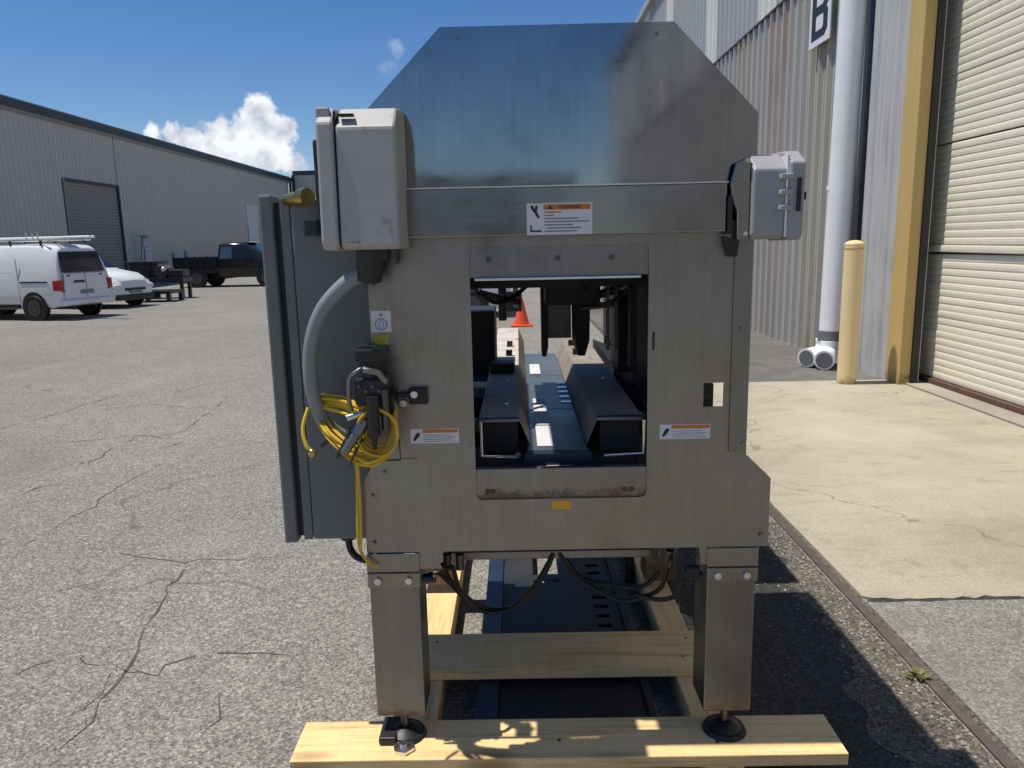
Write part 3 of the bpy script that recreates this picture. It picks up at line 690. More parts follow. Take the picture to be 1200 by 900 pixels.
# --- black pickup with stake bed, side on
tr = thing('pickup_truck', (-14.9, 34.2, 0), 'black flatbed pickup truck parked against the long warehouse wall', 'pickup truck', rotz=-.05)
MB().box(0, 1.95, -.95, .95, .62, .74).build('bed_floor', blk, tr)
for s_ in (-1, 1):
    sd_ = MB().box(0, 1.95, s_ * .95 - .03, s_ * .95 + .03, .74, 1.30).build('bed_side', blk_paint, tr, .01)
    for xx in (.05, .65, 1.25, 1.85): MB().box(xx - .03, xx + .03, s_ * .99 - .02, s_ * .99 + .025, .70, 1.33).build('stake', blk, sd_)
MB().box(-.03, .03, -.92, .92, .74, 1.30).build('tailgate', blk_paint, tr)
MB().box(-.05, .1, -.8, .8, .42, .56).build('bumper', blk, tr, .02)
cs = [(1.98, zero, sec(.45, 1.15, 1.82, .88, .92, .72)), (2.2, zero, sec(.42, 1.15, 1.88, .90, .93, .74)), (3.2, zero, sec(.42, 1.15, 1.88, .90, .93, .74)), (3.85, zero, sec(.42, 1.12, 1.38, .90, .93, .78)), (4.6, zero, sec(.42, .98, 1.20, .90, .92, .76)), (5.05, zero, sec(.48, .85, 1.06, .84, .86, .7))]
loft(cs).build('cab', blk_paint, tr, .03)
for s_ in (-1, 1):
    for x0, x1, t0, t1 in ((2.08, 2.62, 2.12, 2.62), (2.72, 3.55, 2.72, 3.2)):
        MB().add([(x0, s_ * .945, 1.22), (x1, s_ * .945, 1.22), (t1, s_ * .80, 1.72), (t0, s_ * .80, 1.72), (x0, s_ * .90, 1.22), (x1, s_ * .90, 1.22), (t1, s_ * .76, 1.72), (t0, s_ * .76, 1.72)],
                 [(0, 1, 2, 3), (4, 7, 6, 5), (0, 4, 5, 1), (1, 5, 6, 2), (2, 6, 7, 3), (3, 7, 4, 0)]).build('side_window', paint('cab_glass', (.05, .08, .13), .05, .05) if s_ < 0 and x0 < 2.2 else glass_dark, tr)
    for wx in (1.0, 4.1):
        MB().cyl((wx, s_ * .86, .42), (wx, s_ * .935, .42), .46, n=28).build('wheel_arch', rubber, tr); wheel(tr, wx, s_ * .74, .39, .23, s_)
MB().box(2.2, 3.3, -.6, .6, 1.90, 1.93).build('roof_sheen', steel_bright, tr)  # bright sheet added for the light reflected off the cab roof
MB().box(.6, 4.4, -.4, .4, .40, .60).build('chassis', blk, tr)
# --- black steel bench and heap behind the minivan
tb = thing('steel_bench', (-11.75, 24.9, 0), 'low black steel bench with thick legs beside the white minivan', 'bench')
MB().box(-.75, .62, -.55, .55, .26, .36).build('top', blk, tb, .01)
for xx, yy in ((-.6, -.45), (.52, -.45), (-.6, .45), (.52, .45)): MB().box(xx - .06, xx + .06, yy - .06, yy + .06, 0, .26).build('leg', blk, tb)
MB().box(-.2, .25, -.5, -.42, .10, .26).build('drawer', blk, tb)
mc = thing('dark_machinery', (-12.35, 26.4, 0), 'dark jumble of old machinery standing behind the low bench', 'machinery')
MB().box(-1.0, .95, -.4, .4, .55, .72).build('frame', blk, mc, .01)
for xx, yy in ((-.9, -.3), (.85, -.3), (-.9, .3), (.85, .3)): MB().box(xx - .05, xx + .05, yy - .05, yy + .05, 0, .55).build('leg', blk, mc)
MB().box(-.9, -.2, -.35, .35, .72, 1.18).build('housing', dark_int, mc, .03)
MB().box(-1.05, .15, -.38, .38, 1.18, 1.28).build('cover', blk, mc, .02)
MB().cyl((.2, -.3, .92), (.2, .3, .92), .2, n=20).build('drum', rust_brown, mc); MB().ball((.30, -.36, 1.0), .09).build('knob', steel_bright, mc)
MB().box(.4, .92, -.3, .3, .72, .98).build('motor', blk, mc, .04)
# --- stepladder and posts by the wall
ld = thing('stepladder', (-18.25, 38.3, 0), 'pale blue grey stepladder standing by the long warehouse wall', 'ladder', rotz=.2)
for s_ in (-1, 1):
    MB().tube([(0, s_ * .38, 0), (-.22, s_ * .22, 2.3)], .05, 6).build('rail', lab_white, ld); MB().tube([(-.55, s_ * .38, 0), (-.28, s_ * .22, 2.3)], .04, 6).build('rear_rail', blue_grey, ld)
MB().box(-.38, -.10, -.30, .30, 2.28, 2.38).build('top_cap', blue_grey, ld)
for k in range(7):
    t = (k + 1) / 8; MB().box(-.22 * t - .05, -.22 * t + .05, -.38 + .16 * t, .38 - .16 * t, 2.3 * t - .02, 2.3 * t + .02).build('tread', lab_white, ld)
for (y_, h_, lb_) in ((40.9, 1.45, 'blue grey guard post nearer the stepladder by the warehouse wall'), (42.4, 1.55, 'blue grey guard post nearer the black pickup by the warehouse wall')):
    p_ = thing('guard_post', (-18.3, y_, 0), lb_, 'post', 'guard posts by the warehouse wall')
    MB().cyl((0, 0, 0), (0, 0, h_), .10, n=14).build('post', blue_grey, p_); MB().ball((0, 0, h_), .10, 14, .5).build('cap', blue_grey, p_)
# --- traffic cone seen through the machine
cn = thing('traffic_cone', (.06, 15.2, 0), 'orange traffic cone on the asphalt seen through the machine opening', 'traffic cone')
MB().box(-.21, .21, -.21, .21, 0, .035).build('base', cone_orange, cn, .01)
MB().cyl((0, 0, .035), (0, 0, .55), .155, .03, n=24).build('cone', cone_orange, cn)

# ------------------------------------------------------------------ timber skid under the machine
sk = thing('timber_skid', (0, 0, 0), 'yellow pine timber skid of planks and stringers under the steel machine', 'skid')
MB().box(-.712, .955, 2.020, 2.212, .100, .139).build('plank', wood_x, sk, .003)
MB().box(-.500, .775, 2.500, 2.760, .100, .139).build('plank', wood_x, sk, .003)
MB().box(-.500, .775, 4.650, 4.850, .100, .139).build('plank', wood_x, sk, .003)
for px_, yy in ((-.40, 2.07), (-.35, 2.16), (.58, 2.08), (.62, 2.17), (.10, 2.10), (-.38, 2.56), (-.34, 2.70), (.58, 2.57), (.62, 2.70)):
    MB().cyl((px_, yy, .1385), (px_, yy, .1405), .0055, n=8).build('nail_head', steel_dark, sk)
for xs in ((-.445, -.30), (.545, .66)):
    MB().box(xs[0], xs[1], 2.06, 5.0, .0, .0985).build('stringer', wood_y, sk, .003)
trk = thing('slotted_track', (0, 0, 0), 'dark grey slotted steel track with blue edge lying beneath the machine', 'track')
bm = bmesh.new()
def loop_(L):
    vs = [bm.verts.new((x, y, .078)) for x, y in L]
    for i in range(len(vs)): bm.edges.new((vs[i], vs[(i + 1) % len(vs)]))
loop_([(-.095, 2.25), (.41, 2.25), (.41, 4.9), (-.095, 4.9)])
loop_([(.045, 3.42), (.165, 3.42), (.165, 3.80), (.045, 3.80)]); loop_([(.045, 3.33), (.165, 3.33), (.165, 3.365), (.045, 3.365)])
for k in range(9): loop_([(.305, 2.82 + .085 * k), (.365, 2.82 + .085 * k), (.365, 2.85 + .085 * k), (.305, 2.85 + .085 * k)])
bmesh.ops.triangle_fill(bm, use_beauty=True, edges=bm.edges[:])
ex = bmesh.ops.extrude_face_region(bm, geom=bm.faces[:]); bmesh.ops.translate(bm, verts=[e for e in ex['geom'] if isinstance(e, bmesh.types.BMVert)], vec=(0, 0, -.006))
bmesh.ops.recalc_face_normals(bm, faces=bm.faces[:]); me = bpy.data.meshes.new('track_sheet'); bm.to_mesh(me); bm.free()
link('track_plate', me, dark_int, trk)
MB().box(-.17, -.097, 2.25, 4.9, .005, .092).build('track_edge', blue_paint, trk, .004); MB().box(.412, .44, 2.25, 4.9, .005, .092).build('track_edge', dark_int, trk, .004)

# ------------------------------------------------------------------ the machine
M = thing('packaging_machine', (0, 0, 0), 'large stainless steel packaging machine with octagonal hood standing on timber skid', 'machine')
Y = 2.12
# hood
hood_poly = [(-.425, 1.70), (.648, 1.70), (.648, 1.975), (.420, 2.207), (-.192, 2.207), (-.425, 1.975)]
link('hood_front', plate_mesh('hood_sheet', hood_poly, [], Y, Y + .004), steel_hood, M)
mb = MB(); ins = [(-.42, 1.66), (.643, 1.66), (.643, 1.972), (.417, 2.202), (-.189, 2.202), (-.42, 1.972)]
link('hood_back', plate_mesh('hood_rear_sheet', ins, [], 3.35, 3.354), steel_hood, M)
for (a, b) in zip(ins[1:], ins[2:] + ins[:1]):
    if a[1] == 1.66 and b[1] == 1.66: continue
    if b == ins[5]:                      # upper left slope: two sheets, gap added to let sun onto the slide
        m1 = (a[0] + (b[0] - a[0]) * .41, a[1] + (b[1] - a[1]) * .41); m2 = (a[0] + (b[0] - a[0]) * .61, a[1] + (b[1] - a[1]) * .61); spans = [(a, m1), (m2, b)]
    else: spans = [(a, b)]
    for a, b in spans:
        d = Vector((b[0] - a[0], 0, b[1] - a[1])).normalized(); n_ = Vector((d.z, 0, -d.x)) * .004
        MB().add([(a[0], Y + .005, a[1]), (b[0], Y + .005, b[1]), (b[0], 3.349, b[1]), (a[0], 3.349, a[1])] + [(p[0] + n_.x, yy, p[1] + n_.z) for p, yy in ((a, Y + .005), (b, Y + .005), (b, 3.349), (a, 3.349))],
                 [(0, 1, 2, 3), (7, 6, 5, 4), (0, 4, 5, 1), (1, 5, 6, 2), (2, 6, 7, 3), (3, 7, 4, 0)]).build('hood_panel', steel_hood, M)
for x, z in ((-.145, 2.180), (.375, 2.178)): MB().cyl((x, Y - .002, z), (x, Y + .002, z), .0055, n=12).build('bolt', steel_leg, M)
MB().cyl((.10, 2.3, 2.205), (.10, 2.3, 2.235), .03, n=14).build('lifting_eye', blk, M)
# front plate with its openings
outer = [(-.463, .754), (-.32, .754), (-.314, .70), (-.25, .70), (-.245, .754), (.52, .754), (.525, .70), (.575, .70), (.58, .754), (.722, .754), (.722, .963), (.648, 1.036), (.648, 1.698), (-.425, 1.698), (-.425, 1.04), (-.463, .965)]
main = rrect(-.133, .362, .912, 1.640, .018); hole = [(.521, 1.178), (.578, 1.178), (.578, 1.247), (.521, 1.247)]
hole2 = [(-.300, 1.205), (-.262, 1.205), (-.262, 1.245), (-.300, 1.245)]
fp = link('front_plate', plate_mesh('front_sheet', outer, [main, hole, hole2], Y, Y + .005), steel_plate, M)
# overlapping edge panel on the right with its notch line, and flange behind
MB().box(.596, .646, Y - .006, Y - .0005, 1.045, 1.655).build('edge_panel', steel_leg, M, .001)
MB().box(-.424, -.418, Y - .004, Y - .0005, 1.04, 1.695).build('edge_seam', steel_dark, M)
for pts in ([(-.424, Y, 1.037), (-.30, Y, 1.043)],): MB().tube(pts, .0012, 4).build('scribe_line', lab_black, M)
for x, z in ((.636, 1.07), (-.44, .785), (-.437, .93), (.70, .79), (-.405, 1.54), (.62, 1.40), (-.40, 1.0)):
    MB().cyl((x, Y - .010, z), (x, Y + .001, z), .006, n=10).build('bolt', steel_leg, M)
for x, z in ((-.405, 1.37),): MB().cyl((x, Y - .004, z), (x, Y, z), .010, n=10).build('bolt', steel_dark, M)
MB().box(.374, .380, Y - .003, Y, 1.345, 1.395).build('scratch_mark', lab_black, M)
# machine side walls behind the plate
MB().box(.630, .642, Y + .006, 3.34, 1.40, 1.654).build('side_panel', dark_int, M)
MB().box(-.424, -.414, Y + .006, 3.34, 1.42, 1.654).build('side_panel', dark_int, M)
# upper cover in the opening with a bright lip, lower bar with rust
tc_ = MB().box(-.140, .369, Y + .006, Y + .02, 1.556, 1.648).build('opening_cover', steel_leg, M)
MB().box(-.120, .340, Y - .008, Y + .02, 1.547, 1.555).build('cover_lip', steel_bright, tc_, .002)
for x in (-.08, .11, .26): MB().cyl((x, Y, 1.605), (x, Y + .006, 1.605), .008, n=10).build('bolt', steel_dark, tc_)
lb2 = MB().box(-.140, .369, Y + .006, Y + .03, .905, 1.004).build('opening_sill', sill_steel, M, .003)
for x in (-.10, -.085, .30, .32): MB().cyl((x, Y + .003, .935), (x, Y + .008, .935), .008, n=10).build('bolt', rust_brown, lb2)
MB().box(.087, .143, Y - .0015, Y - .0003, .880, .905).build('amber_label', lab_amber, M)
# front beam
bm_ = MB().box(-.318, .560, 2.078, Y - .001, 1.667, 1.793).build('front_beam', steel_beam, M, .003)
MB().box(-.318, .562, 2.074, Y - .001, 1.7935, 1.7975).build('beam_ledge', steel_bright, bm_)
MB().box(.562, .575, 2.075, Y - .001, 1.66, 1.76).build('beam_end', blk, bm_)
# warning label on the beam
wl = MB().box(.027, .202, 2.076, 2.0776, 1.668, 1.751).build('warning_label', lab_white, bm_)
def lab(par, name, m, x0, x1, z0, z1, y): return MB().box(x0, x1, y - .0008, y, z0, z1).build(name, m, par)
lab(M, 'label_header', lab_orange, .072, .197, 1.7335, 1.747, 2.076)
me = text_mesh('WARNING', .0125); o = link('label_lettering', me, lab_black, M, loc=(.142, 2.0748, 1.7402)); o.rotation_euler.x = PI / 2
MB().prism([(.083, 1.7355), (.097, 1.7355), (.090, 1.7455)], 'y', 2.0746, 2.0752).build('hazard_triangle', lab_black, M)
for i, (x0, x1, m_) in enumerate(((.073, .120, lab_orange), (.073, .100, lab_orange), (.073, .165, lab_grey), (.073, .193, lab_grey), (.073, .150, lab_grey), (.08, .172, lab_grey), (.073, .16, lab_grey))):
    z0 = 1.7275 - i * .0083; lab(M, 'print_line', m_, x0, x1, z0 - .002, z0 + .0012, 2.076)
MB().prism([(.036, 1.745), (.044, 1.745), (.047, 1.735), (.052, 1.746), (.057, 1.742), (.054, 1.730), (.062, 1.712), (.056, 1.712), (.049, 1.724), (.040, 1.735)], 'y', 2.075, 2.076).build('hand_pictogram', lab_black, M)
mb = MB(); mb.box(.036, .040, 2.075, 2.076, 1.676, 1.694).box(.040, .066, 2.075, 2.076, 1.676, 1.680); mb.build('roller_pictogram', lab_black, M)
# small warning labels either side of the opening, square label, yellow label
for x0, x1, z0, z1 in ((-.317, -.178, 1.086, 1.129), (.398, .543, 1.085, 1.128)):
    l_ = MB().box(x0, x1, Y - .0014, Y - .0003, z0, z1).build('small_warning_label', lab_white, M)
    MB().box(x0 + .034, x1 - .003, Y - .0022, Y - .0015, z1 - .012, z1 - .002).build('label_header', lab_orange, l_)
    MB().prism([(x0 + .006, z0 + .008), (x0 + .012, z0 + .008), (x0 + .026, z0 + .022), (x0 + .027, z0 + .032), (x0 + .016, z0 + .03)], 'y', Y - .0022, Y - .0015).build('hand_pictogram', lab_black, l_)
    for k in range(4): MB().box(x0 + .037, x1 - .012 - .01 * (k % 2), Y - .0019, Y - .0015, z0 + .005 + k * .006, z0 + .0065 + k * .006).build('print_line', lab_grey, l_)
l_ = MB().box(-.413, -.357, Y - .0014, Y - .0003, 1.410, 1.470).build('square_label', lab_white, M)
mb = MB(); mb.tube([(-.385 + .016 * math.cos(t * PI / 8), Y - .002, 1.432 + .016 * math.sin(t * PI / 8)) for t in range(16)], .0013, 5, True); mb.tube([(-.385 + .007 * math.cos(t * PI / 5), Y - .002, 1.432 + .011 * math.sin(t * PI / 5)) for t in range(10)], .001, 5, True)
mb.prism([(-.391, 1.456), (-.379, 1.456), (-.385, 1.466)], 'y', Y - .0025, Y - .0016); mb.build('pictogram', lab_grey, l_)
MB().box(-.408, -.366, Y - .0014, Y - .0003, 1.374, 1.402).build('yellow_label', lab_yellow, M)
# legs, shoulder brackets, feet
for x0, x1, xi in ((-.462, -.312, 1), (.546, .690, -1)):
    le = MB().box(x0, x1, Y + .002, Y + .150, .215, .79).build('leg', steel_leg, M, .004)
    br = MB().box(x0 - .003, x1 + .004, Y - .006, Y + .0015, .645, .752).build('leg_bracket', steel_plate, le, .002)
    MB().box(x0 - .002, x1 + .003, Y - .0085, Y - .0065, .690, .694).build('bracket_gap', lab_black, le)
    for x in (x0 + .028, x1 - .03): MB().cyl((x, Y - .016, .668), (x, Y - .005, .668), .011, n=6).build('bolt', steel_bright, le)
    cx = (x0 + x1) / 2 + (0 if xi < 0 else .005)
    MB().cyl((cx, Y + .025, .16), (cx, Y + .025, .22), .013, n=14).build('stud', steel_dark, le)
    ft = MB().cyl((cx, Y + .025, .1395), (cx, Y + .025, .152), .068, .060, n=28); ft.cyl((cx, Y + .025, .152), (cx, Y + .025, .172), .052, .022, n=24)
    ft.build('foot', rubber, le)
mb = MB(); mb.cyl((-.375, 2.070, .1395), (-.375, 2.070, .150), .035, n=6); mb.cyl((-.375, 2.070, .150), (-.375, 2.070, .160), .012, n=12); mb.build('foot_nut', steel_bright, M)
MB().box(-.455, -.40, 2.085, 2.2, .1395, .165).build('rubber_pad', rubber, M, .006)
for x0, x1 in ((-.462, -.312), (.546, .690)):
    MB().box(x0, x1, 3.20, 3.33, .1395, .85).build('rear_leg', steel_leg, M, .004)
    MB().box(x0 + .02, x1 - .02, 2.275, 3.198, .72, .79).build('side_rail', steel_dark, M)
# under-belly: crossbar, dark pan, hanging cables
MB().box(-.262, .455, 2.38, 2.405, .612, .640).build('crossbar', steel_leg, M, .003)
for x in (-.255, -.21, .435, .50): MB().box(x - .009, x + .009, 2.36, 2.40, .62, .80).build('hanger', steel_dark, M)
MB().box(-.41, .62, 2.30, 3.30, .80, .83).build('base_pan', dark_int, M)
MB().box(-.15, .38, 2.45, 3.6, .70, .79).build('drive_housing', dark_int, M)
CAB = [[(-.27, 2.2, .66), (-.235, 2.24, .60), (-.15, 2.30, .475), (-.05, 2.34, .455), (.03, 2.36, .52), (.10, 2.38, .63)],
       [(-.25, 2.2, .68), (-.22, 2.26, .58), (-.13, 2.32, .47), (-.02, 2.36, .46), (.06, 2.38, .54), (.11, 2.40, .64)],
       [(.12, 2.38, .63), (.17, 2.36, .56), (.24, 2.34, .52), (.32, 2.32, .49), (.40, 2.3, .515), (.44, 2.26, .57), (.46, 2.24, .68)],
       [(.13, 2.40, .64), (.19, 2.38, .55), (.26, 2.36, .535), (.38, 2.32, .535), (.44, 2.3, .60)],
       [(.36, 2.3, .52), (.43, 2.26, .52), (.48, 2.22, .56), (.50, 2.2, .66)],
       [(-.30, 2.16, .66), (-.26, 2.15, .675), (-.22, 2.2, .67)], [(-.22, 2.22, .66), (-.20, 2.24, .56), (-.17, 2.26, .50)]]
for p in CAB: MB().tube(spline(p, 8), .0075, 7).build('hanging_cable', rubber, M)
for x, z in ((-.285, .66), (.50, .665), (.515, .655), (.505, .675)): MB().cyl((x - .02, Y + .02, z), (x + .02, Y + .02, z), .014, n=10).build('cable_gland', blk, M)
for x in (-.24, -.20, .46): MB().cyl((x, 2.25, .64), (x, 2.25, .69), .014, n=10).build('fitting', steel_dark, M)

# conveyor seen through the opening
cv = MB()
for y0, y1 in ((2.225, 2.80), (2.806, 3.52), (3.526, 4.25)):
    MB().box(.018, .202, y0, y1, 1.018, 1.030).build('slide_plate', steel_belt, M, .002)
MB().box(.010, .212, 2.20, 2.224, .992, 1.028).build('plate_nose', blue_paint, M, .004)
for x0, x1, y1, lean in ((-.130, -.004, 4.84, .03), (.238, .378, 4.2, -.03)):
    s_ = 1 if lean > 0 else -1
    g = MB().prism([(x0, 1.108), (x1, 1.108), (x1, 1.112), (x0, 1.112)], 'y', 2.30, y1).build('guard_plate', guard_dull if s_ > 0 else guard_brown, M)
    xa, xb = (x1, x1 + .034) if s_ > 0 else (x0 - .034, x0)
    MB().add([(xa, 2.30, 1.112 if s_ > 0 else 1.03), (xb, 2.30, 1.03 if s_ > 0 else 1.112), (xb, y1, 1.03 if s_ > 0 else 1.112), (xa, y1, 1.112 if s_ > 0 else 1.03),
              (xa, 2.30, 1.105 if s_ > 0 else 1.023), (xb, 2.30, 1.023 if s_ > 0 else 1.105), (xb, y1, 1.023 if s_ > 0 else 1.105), (xa, y1, 1.105 if s_ > 0 else 1.023)],
             [(0, 1, 2, 3), (7, 6, 5, 4), (0, 4, 5, 1), (1, 5, 6, 2), (2, 6, 7, 3), (3, 7, 4, 0)]).build('guard_slope', guard_brown, g)
    MB().tube([(x0, 2.296, 1.108), (x1, 2.296, 1.108)], .010, 10).build('guard_lip', steel_leg, g)
    fr = [(x0 + .012, 2.20, 1.125), (x0 + .012, 2.20, 1.022), (x1 - .01, 2.20, 1.018)] if s_ > 0 else [(x1 - .012, 2.20, 1.125), (x1 - .012, 2.20, 1.022), (x0 + .01, 2.20, 1.018)]
    MB().tube(fr, .005, 8).build('wire_frame', steel_bright, M)
    MB().box(x0 + .01, x1 - .005, 2.32, y1 - .02, 1.0, 1.10).build('channel_body', dark_int, M)
    for yy in (2.5, 2.95, 3.5, 4.0):
        MB().cyl(((x0 + x1) / 2 + .02, yy, 1.112), ((x0 + x1) / 2 + .02, yy, 1.117), .008, n=8).build('bolt', steel_bright, M)
    for yy in (3.62, 3.95): MB().box(x1 - .06 if s_ > 0 else x0 + .02, x1 - .03 if s_ > 0 else x0 + .05, yy, yy + .03, 1.113, 1.14).build('clip', blk, M)
MB().box(-.125, -.02, 3.12, 3.24, 1.113, 1.155).build('guide_block', dark_int, M, .01)
MB().box(-.14, .36, 2.25, 2.29, .935, 1.0).build('crossbar', dark_int, M)
for y0, y1 in ((2.26, 2.52), (2.535, 2.80), (2.812, 2.98), (3.56, 3.85)): MB().box(.050, .100, y0, y1, 1.0305, 1.034).build('glare_strip', lab_white, M)  # white strips added to stand for glare on the slide
for x in (-.01, .20): MB().cyl((x, 2.23, 1.012), (x, 2.26, 1.012), .010, n=10).build('bolt', steel_bright, M)
MB().box(.075, .15, 2.195, 2.199, .965, .99).build('white_tag', lab_white, M)
for k in range(5): MB().box(.16, .20, 2.9 + .1 * k, 2.93 + .1 * k, 1.0305, 1.034).build('slide_stud', steel_bright, M)
# gripper head hanging over the slide
MB().box(-.38, .60, 2.55, 2.75, 1.50, 1.64).build('head_beam', dark_int, M)
MB().box(-.10, .12, 2.9, 3.3, 1.49, 1.64).build('head_beam', dark_int, M); MB().box(.10, .30, 2.78, 3.34, 1.42, 1.64).build('head_block', dark_int, M, .01)
MB().box(.117, .217, 3.14, 3.2, 1.255, 1.435).build('gripper_plate', steel_dark, M, .004)
MB().prism([(.090, 1.48), (.118, 1.48), (.116, 1.24), (.108, 1.20), (.092, 1.20)], 'y', 3.0, 3.14).build('gripper_finger', dark_int, M)
MB().prism([(.222, 1.50), (.285, 1.50), (.280, 1.26), (.262, 1.20), (.235, 1.20), (.224, 1.25)], 'y', 3.0, 3.2).build('gripper_finger', dark_int, M)
MB().tube([(-.14, 2.75, 1.475), (.0, 2.9, 1.425)], .012, 8).build('linkage_bar', steel_leg, M); MB().tube([(.24, 2.9, 1.43), (.42, 2.8, 1.49)], .016, 8).build('linkage_bar', steel_leg, M)
MB().tube([(.25, 3.0, 1.39), (.38, 2.9, 1.41)], .010, 8).build('linkage_bar', steel_leg, M)
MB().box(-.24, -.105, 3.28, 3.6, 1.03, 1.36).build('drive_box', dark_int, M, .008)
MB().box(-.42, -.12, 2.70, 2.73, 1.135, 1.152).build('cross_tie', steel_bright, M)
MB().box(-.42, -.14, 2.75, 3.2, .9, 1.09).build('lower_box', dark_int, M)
MB().cyl((-.15, 2.36, 1.07), (-.15, 2.42, 1.07), .02, n=14).build('roller', steel_dark, M); MB().cyl((.40, 2.36, 1.08), (.40, 2.42, 1.08), .02, n=14).build('roller', steel_dark, M)
MB().box(.505, .553, 2.16, 2.20, 1.205, 1.27).build('bracket', dark_int, M)
MB().box(.545, .575, 2.22, 2.26, 1.15, 1.225).build('bracket', steel_dark, M)
MB().tube(spline([(-.13, 2.5, 1.50), (-.08, 2.6, 1.45), (-.02, 2.7, 1.46), (.04, 2.8, 1.50)], 6), .008, 7).build('hanging_cable', rubber, M)
MB().tube(spline([(.22, 2.5, 1.50), (.27, 2.6, 1.44), (.33, 2.6, 1.45), (.37, 2.5, 1.50)], 6), .007, 7).build('hanging_cable', rubber, M)
MB().box(-.075, -.045, 2.86, 2.90, 1.36, 1.52).build('sensor', blk, M, .004); MB().box(-.02, .0, 2.95, 2.97, 1.40, 1.52).build('hanger', steel_leg, M)
for x in (.33, .36): MB().box(x - .006, x + .006, 2.8, 2.82, 1.25, 1.52).build('hanger', steel_dark, M)
MB().box(.40, .56, 3.05, 3.3, 1.12, 1.54).build('rear_cover', dark_int, M, .01)
MB().box(-.075, .02, 4.25, 4.29, 1.27, 1.38).build('rear_guard', dark_int, M)
# right-hand rear equipment (casts the long shadow beside the machine)
MB().box(.45, .63, 2.62, 3.0, 1.0, 1.50).build('side_box', dark_int, M, .01)
MB().box(.395, .42, 2.70, 2.74, 1.20, 1.54).build('upright', dark_int, M)
MB().prism([(.42, .98), (.62, .98), (.62, 1.02), (.42, 1.10)], 'y', 2.3, 4.3).build('side_chute', dark_int, M)
MB().box(.50, .72, 3.45, 4.5, 1.10, 1.75).build('rear_control_box', dark_int, M, .01)
for x, y_ in ((.52, 3.5), (.70, 3.5), (.52, 4.45), (.70, 4.45)): MB().box(x - .02, x + .02, y_ - .02, y_ + .02, .0, 1.10).build('rear_post', steel_dark, M)
for x in (-.10, .36):
    MB().box(x - .02, x + .02, 4.05, 4.09, .0, 1.0).build('conveyor_leg', steel_dark, M)
MB().box(-.12, .38, 2.5, 4.2, .93, .99).build('conveyor_bed', dark_int, M)

# ---- electrical cabinet on the left flank
cb = MB().box(-.643, -.4262, 2.20, 2.80, .765, 1.787).build('cabinet', cab_grey, M, .008)
MB().box(-.730, -.690, 2.195, 2.82, .757, 1.797).build('cabinet_door', cab_grey, cb, .007)
MB().box(-.690, -.643, 2.215, 2.78, .775, 1.775).build('door_seal', rubber, cb)
MB().box(-.672, -.644, 2.203, 2.212, .765, 1.787).build('cabinet_flange', cab_grey, cb, .003)
MB().cyl((-.655, 2.22, 1.78), (-.60, 2.17, 1.785), .019, n=16).build('brass_fitting', brass, cb)
MB().cyl((-.60, 2.17, 1.785), (-.575, 2.15, 1.785), .025, n=12).build('fitting_nut', brass, cb)
MB().box(-.585, -.545, 2.12, 2.197, 1.68, 1.725).build('black_knob', blk, cb, .006)
MB().cyl((-.555, 2.28, .735), (-.555, 2.28, .764), .022, n=14).build('cable_gland', blk, cb)
MB().tube(spline([(-.555, 2.28, .75), (-.55, 2.28, .70), (-.52, 2.27, .672), (-.46, 2.26, .668), (-.40, 2.26, .67)], 8), .011, 9).build('cabinet_cable', rubber, cb)
# ---- left junction box (lid towards the left)
def prism_y(m, poly, y0, y1): return m.prism(poly, 'y', y0, y1)
jb = MB().prism([(1.935, 1.936), (1.925, 1.650), (1.945, 1.640), (2.117, 1.640), (2.117, 1.998), (2.08, 1.998), (1.990, 1.986)], 'x', -.440, -.293).build('junction_box', box_grey, M, .007)
MB().prism([(1.93, 1.948), (1.918, 1.66), (1.93, 1.640), (2.117, 1.636), (2.117, 2.002), (1.97, 1.985)], 'x', -.487, -.445).build('junction_box_lid', box_grey, jb, .007)
MB().box(-.4452, -.4398, 1.945, 2.11, 1.65, 1.975).build('lid_seal', rubber, jb)
MB().box(-.4885, -.455, 1.945, 1.985, 1.962, 1.985).build('latch', box_grey, jb, .004)
MB().box(-.430, -.395, 1.9395, 1.960, 1.962, 1.968).build('latch_slot', lab_black, jb)
MB().box(-.520, -.490, 2.02, 2.06, 1.73, 1.92).build('box_handle', blk, jb, .006)
MB().box(-.425, -.392, 1.9245, 1.9262, 1.658, 1.660).build('print_line', lab_grey, jb)
MB().cyl((-.385, 2.03, 1.64), (-.40, 2.05, 1.56), .036, n=8).build('cable_gland', blk, jb); MB().cyl((-.383, 2.03, 1.645), (-.385, 2.03, 1.61), .045, n=6).build('gland_nut', blk, jb)
MB().box(-.335, -.325, 2.05, 2.10, 1.60, 1.64).build('mount_tab', steel_dark, jb)
# ---- right junction box (lid towards the right)
rj = MB().prism([(2.065, 1.826), (2.070, 1.655), (2.09, 1.644), (2.22, 1.644), (2.22, 1.872), (2.125, 1.868)], 'x', .625, .712).build('junction_box', box_blue, M, .006)
MB().prism([(2.05, 1.842), (2.055, 1.655), (2.07, 1.640), (2.225, 1.640), (2.225, 1.880), (2.11, 1.874)], 'x', .716, .757).build('junction_box_lid', box_blue, rj, .006)
MB().box(.7115, .7165, 2.062, 2.21, 1.65, 1.86).build('lid_seal', lab_white, rj)
for z in (1.805, 1.765, 1.725): MB().box(.690, .722, 2.040, 2.062, z - .006, z + .006).build('hinge', box_grey, rj, .002)
MB().box(.735, .745, 2.047, 2.053, 1.715, 1.80).build('lid_slot', lab_black, rj)
MB().box(.757, .763, 2.06, 2.09, 1.745, 1.765).build('latch', blk, rj)
MB().prism([(.572, 1.79), (.585, 1.845), (.622, 1.862), (.622, 1.645), (.592, 1.645), (.590, 1.72), (.575, 1.755)], 'y', 2.085, 2.10).build('mount_plate', steel_hood, rj, .002)
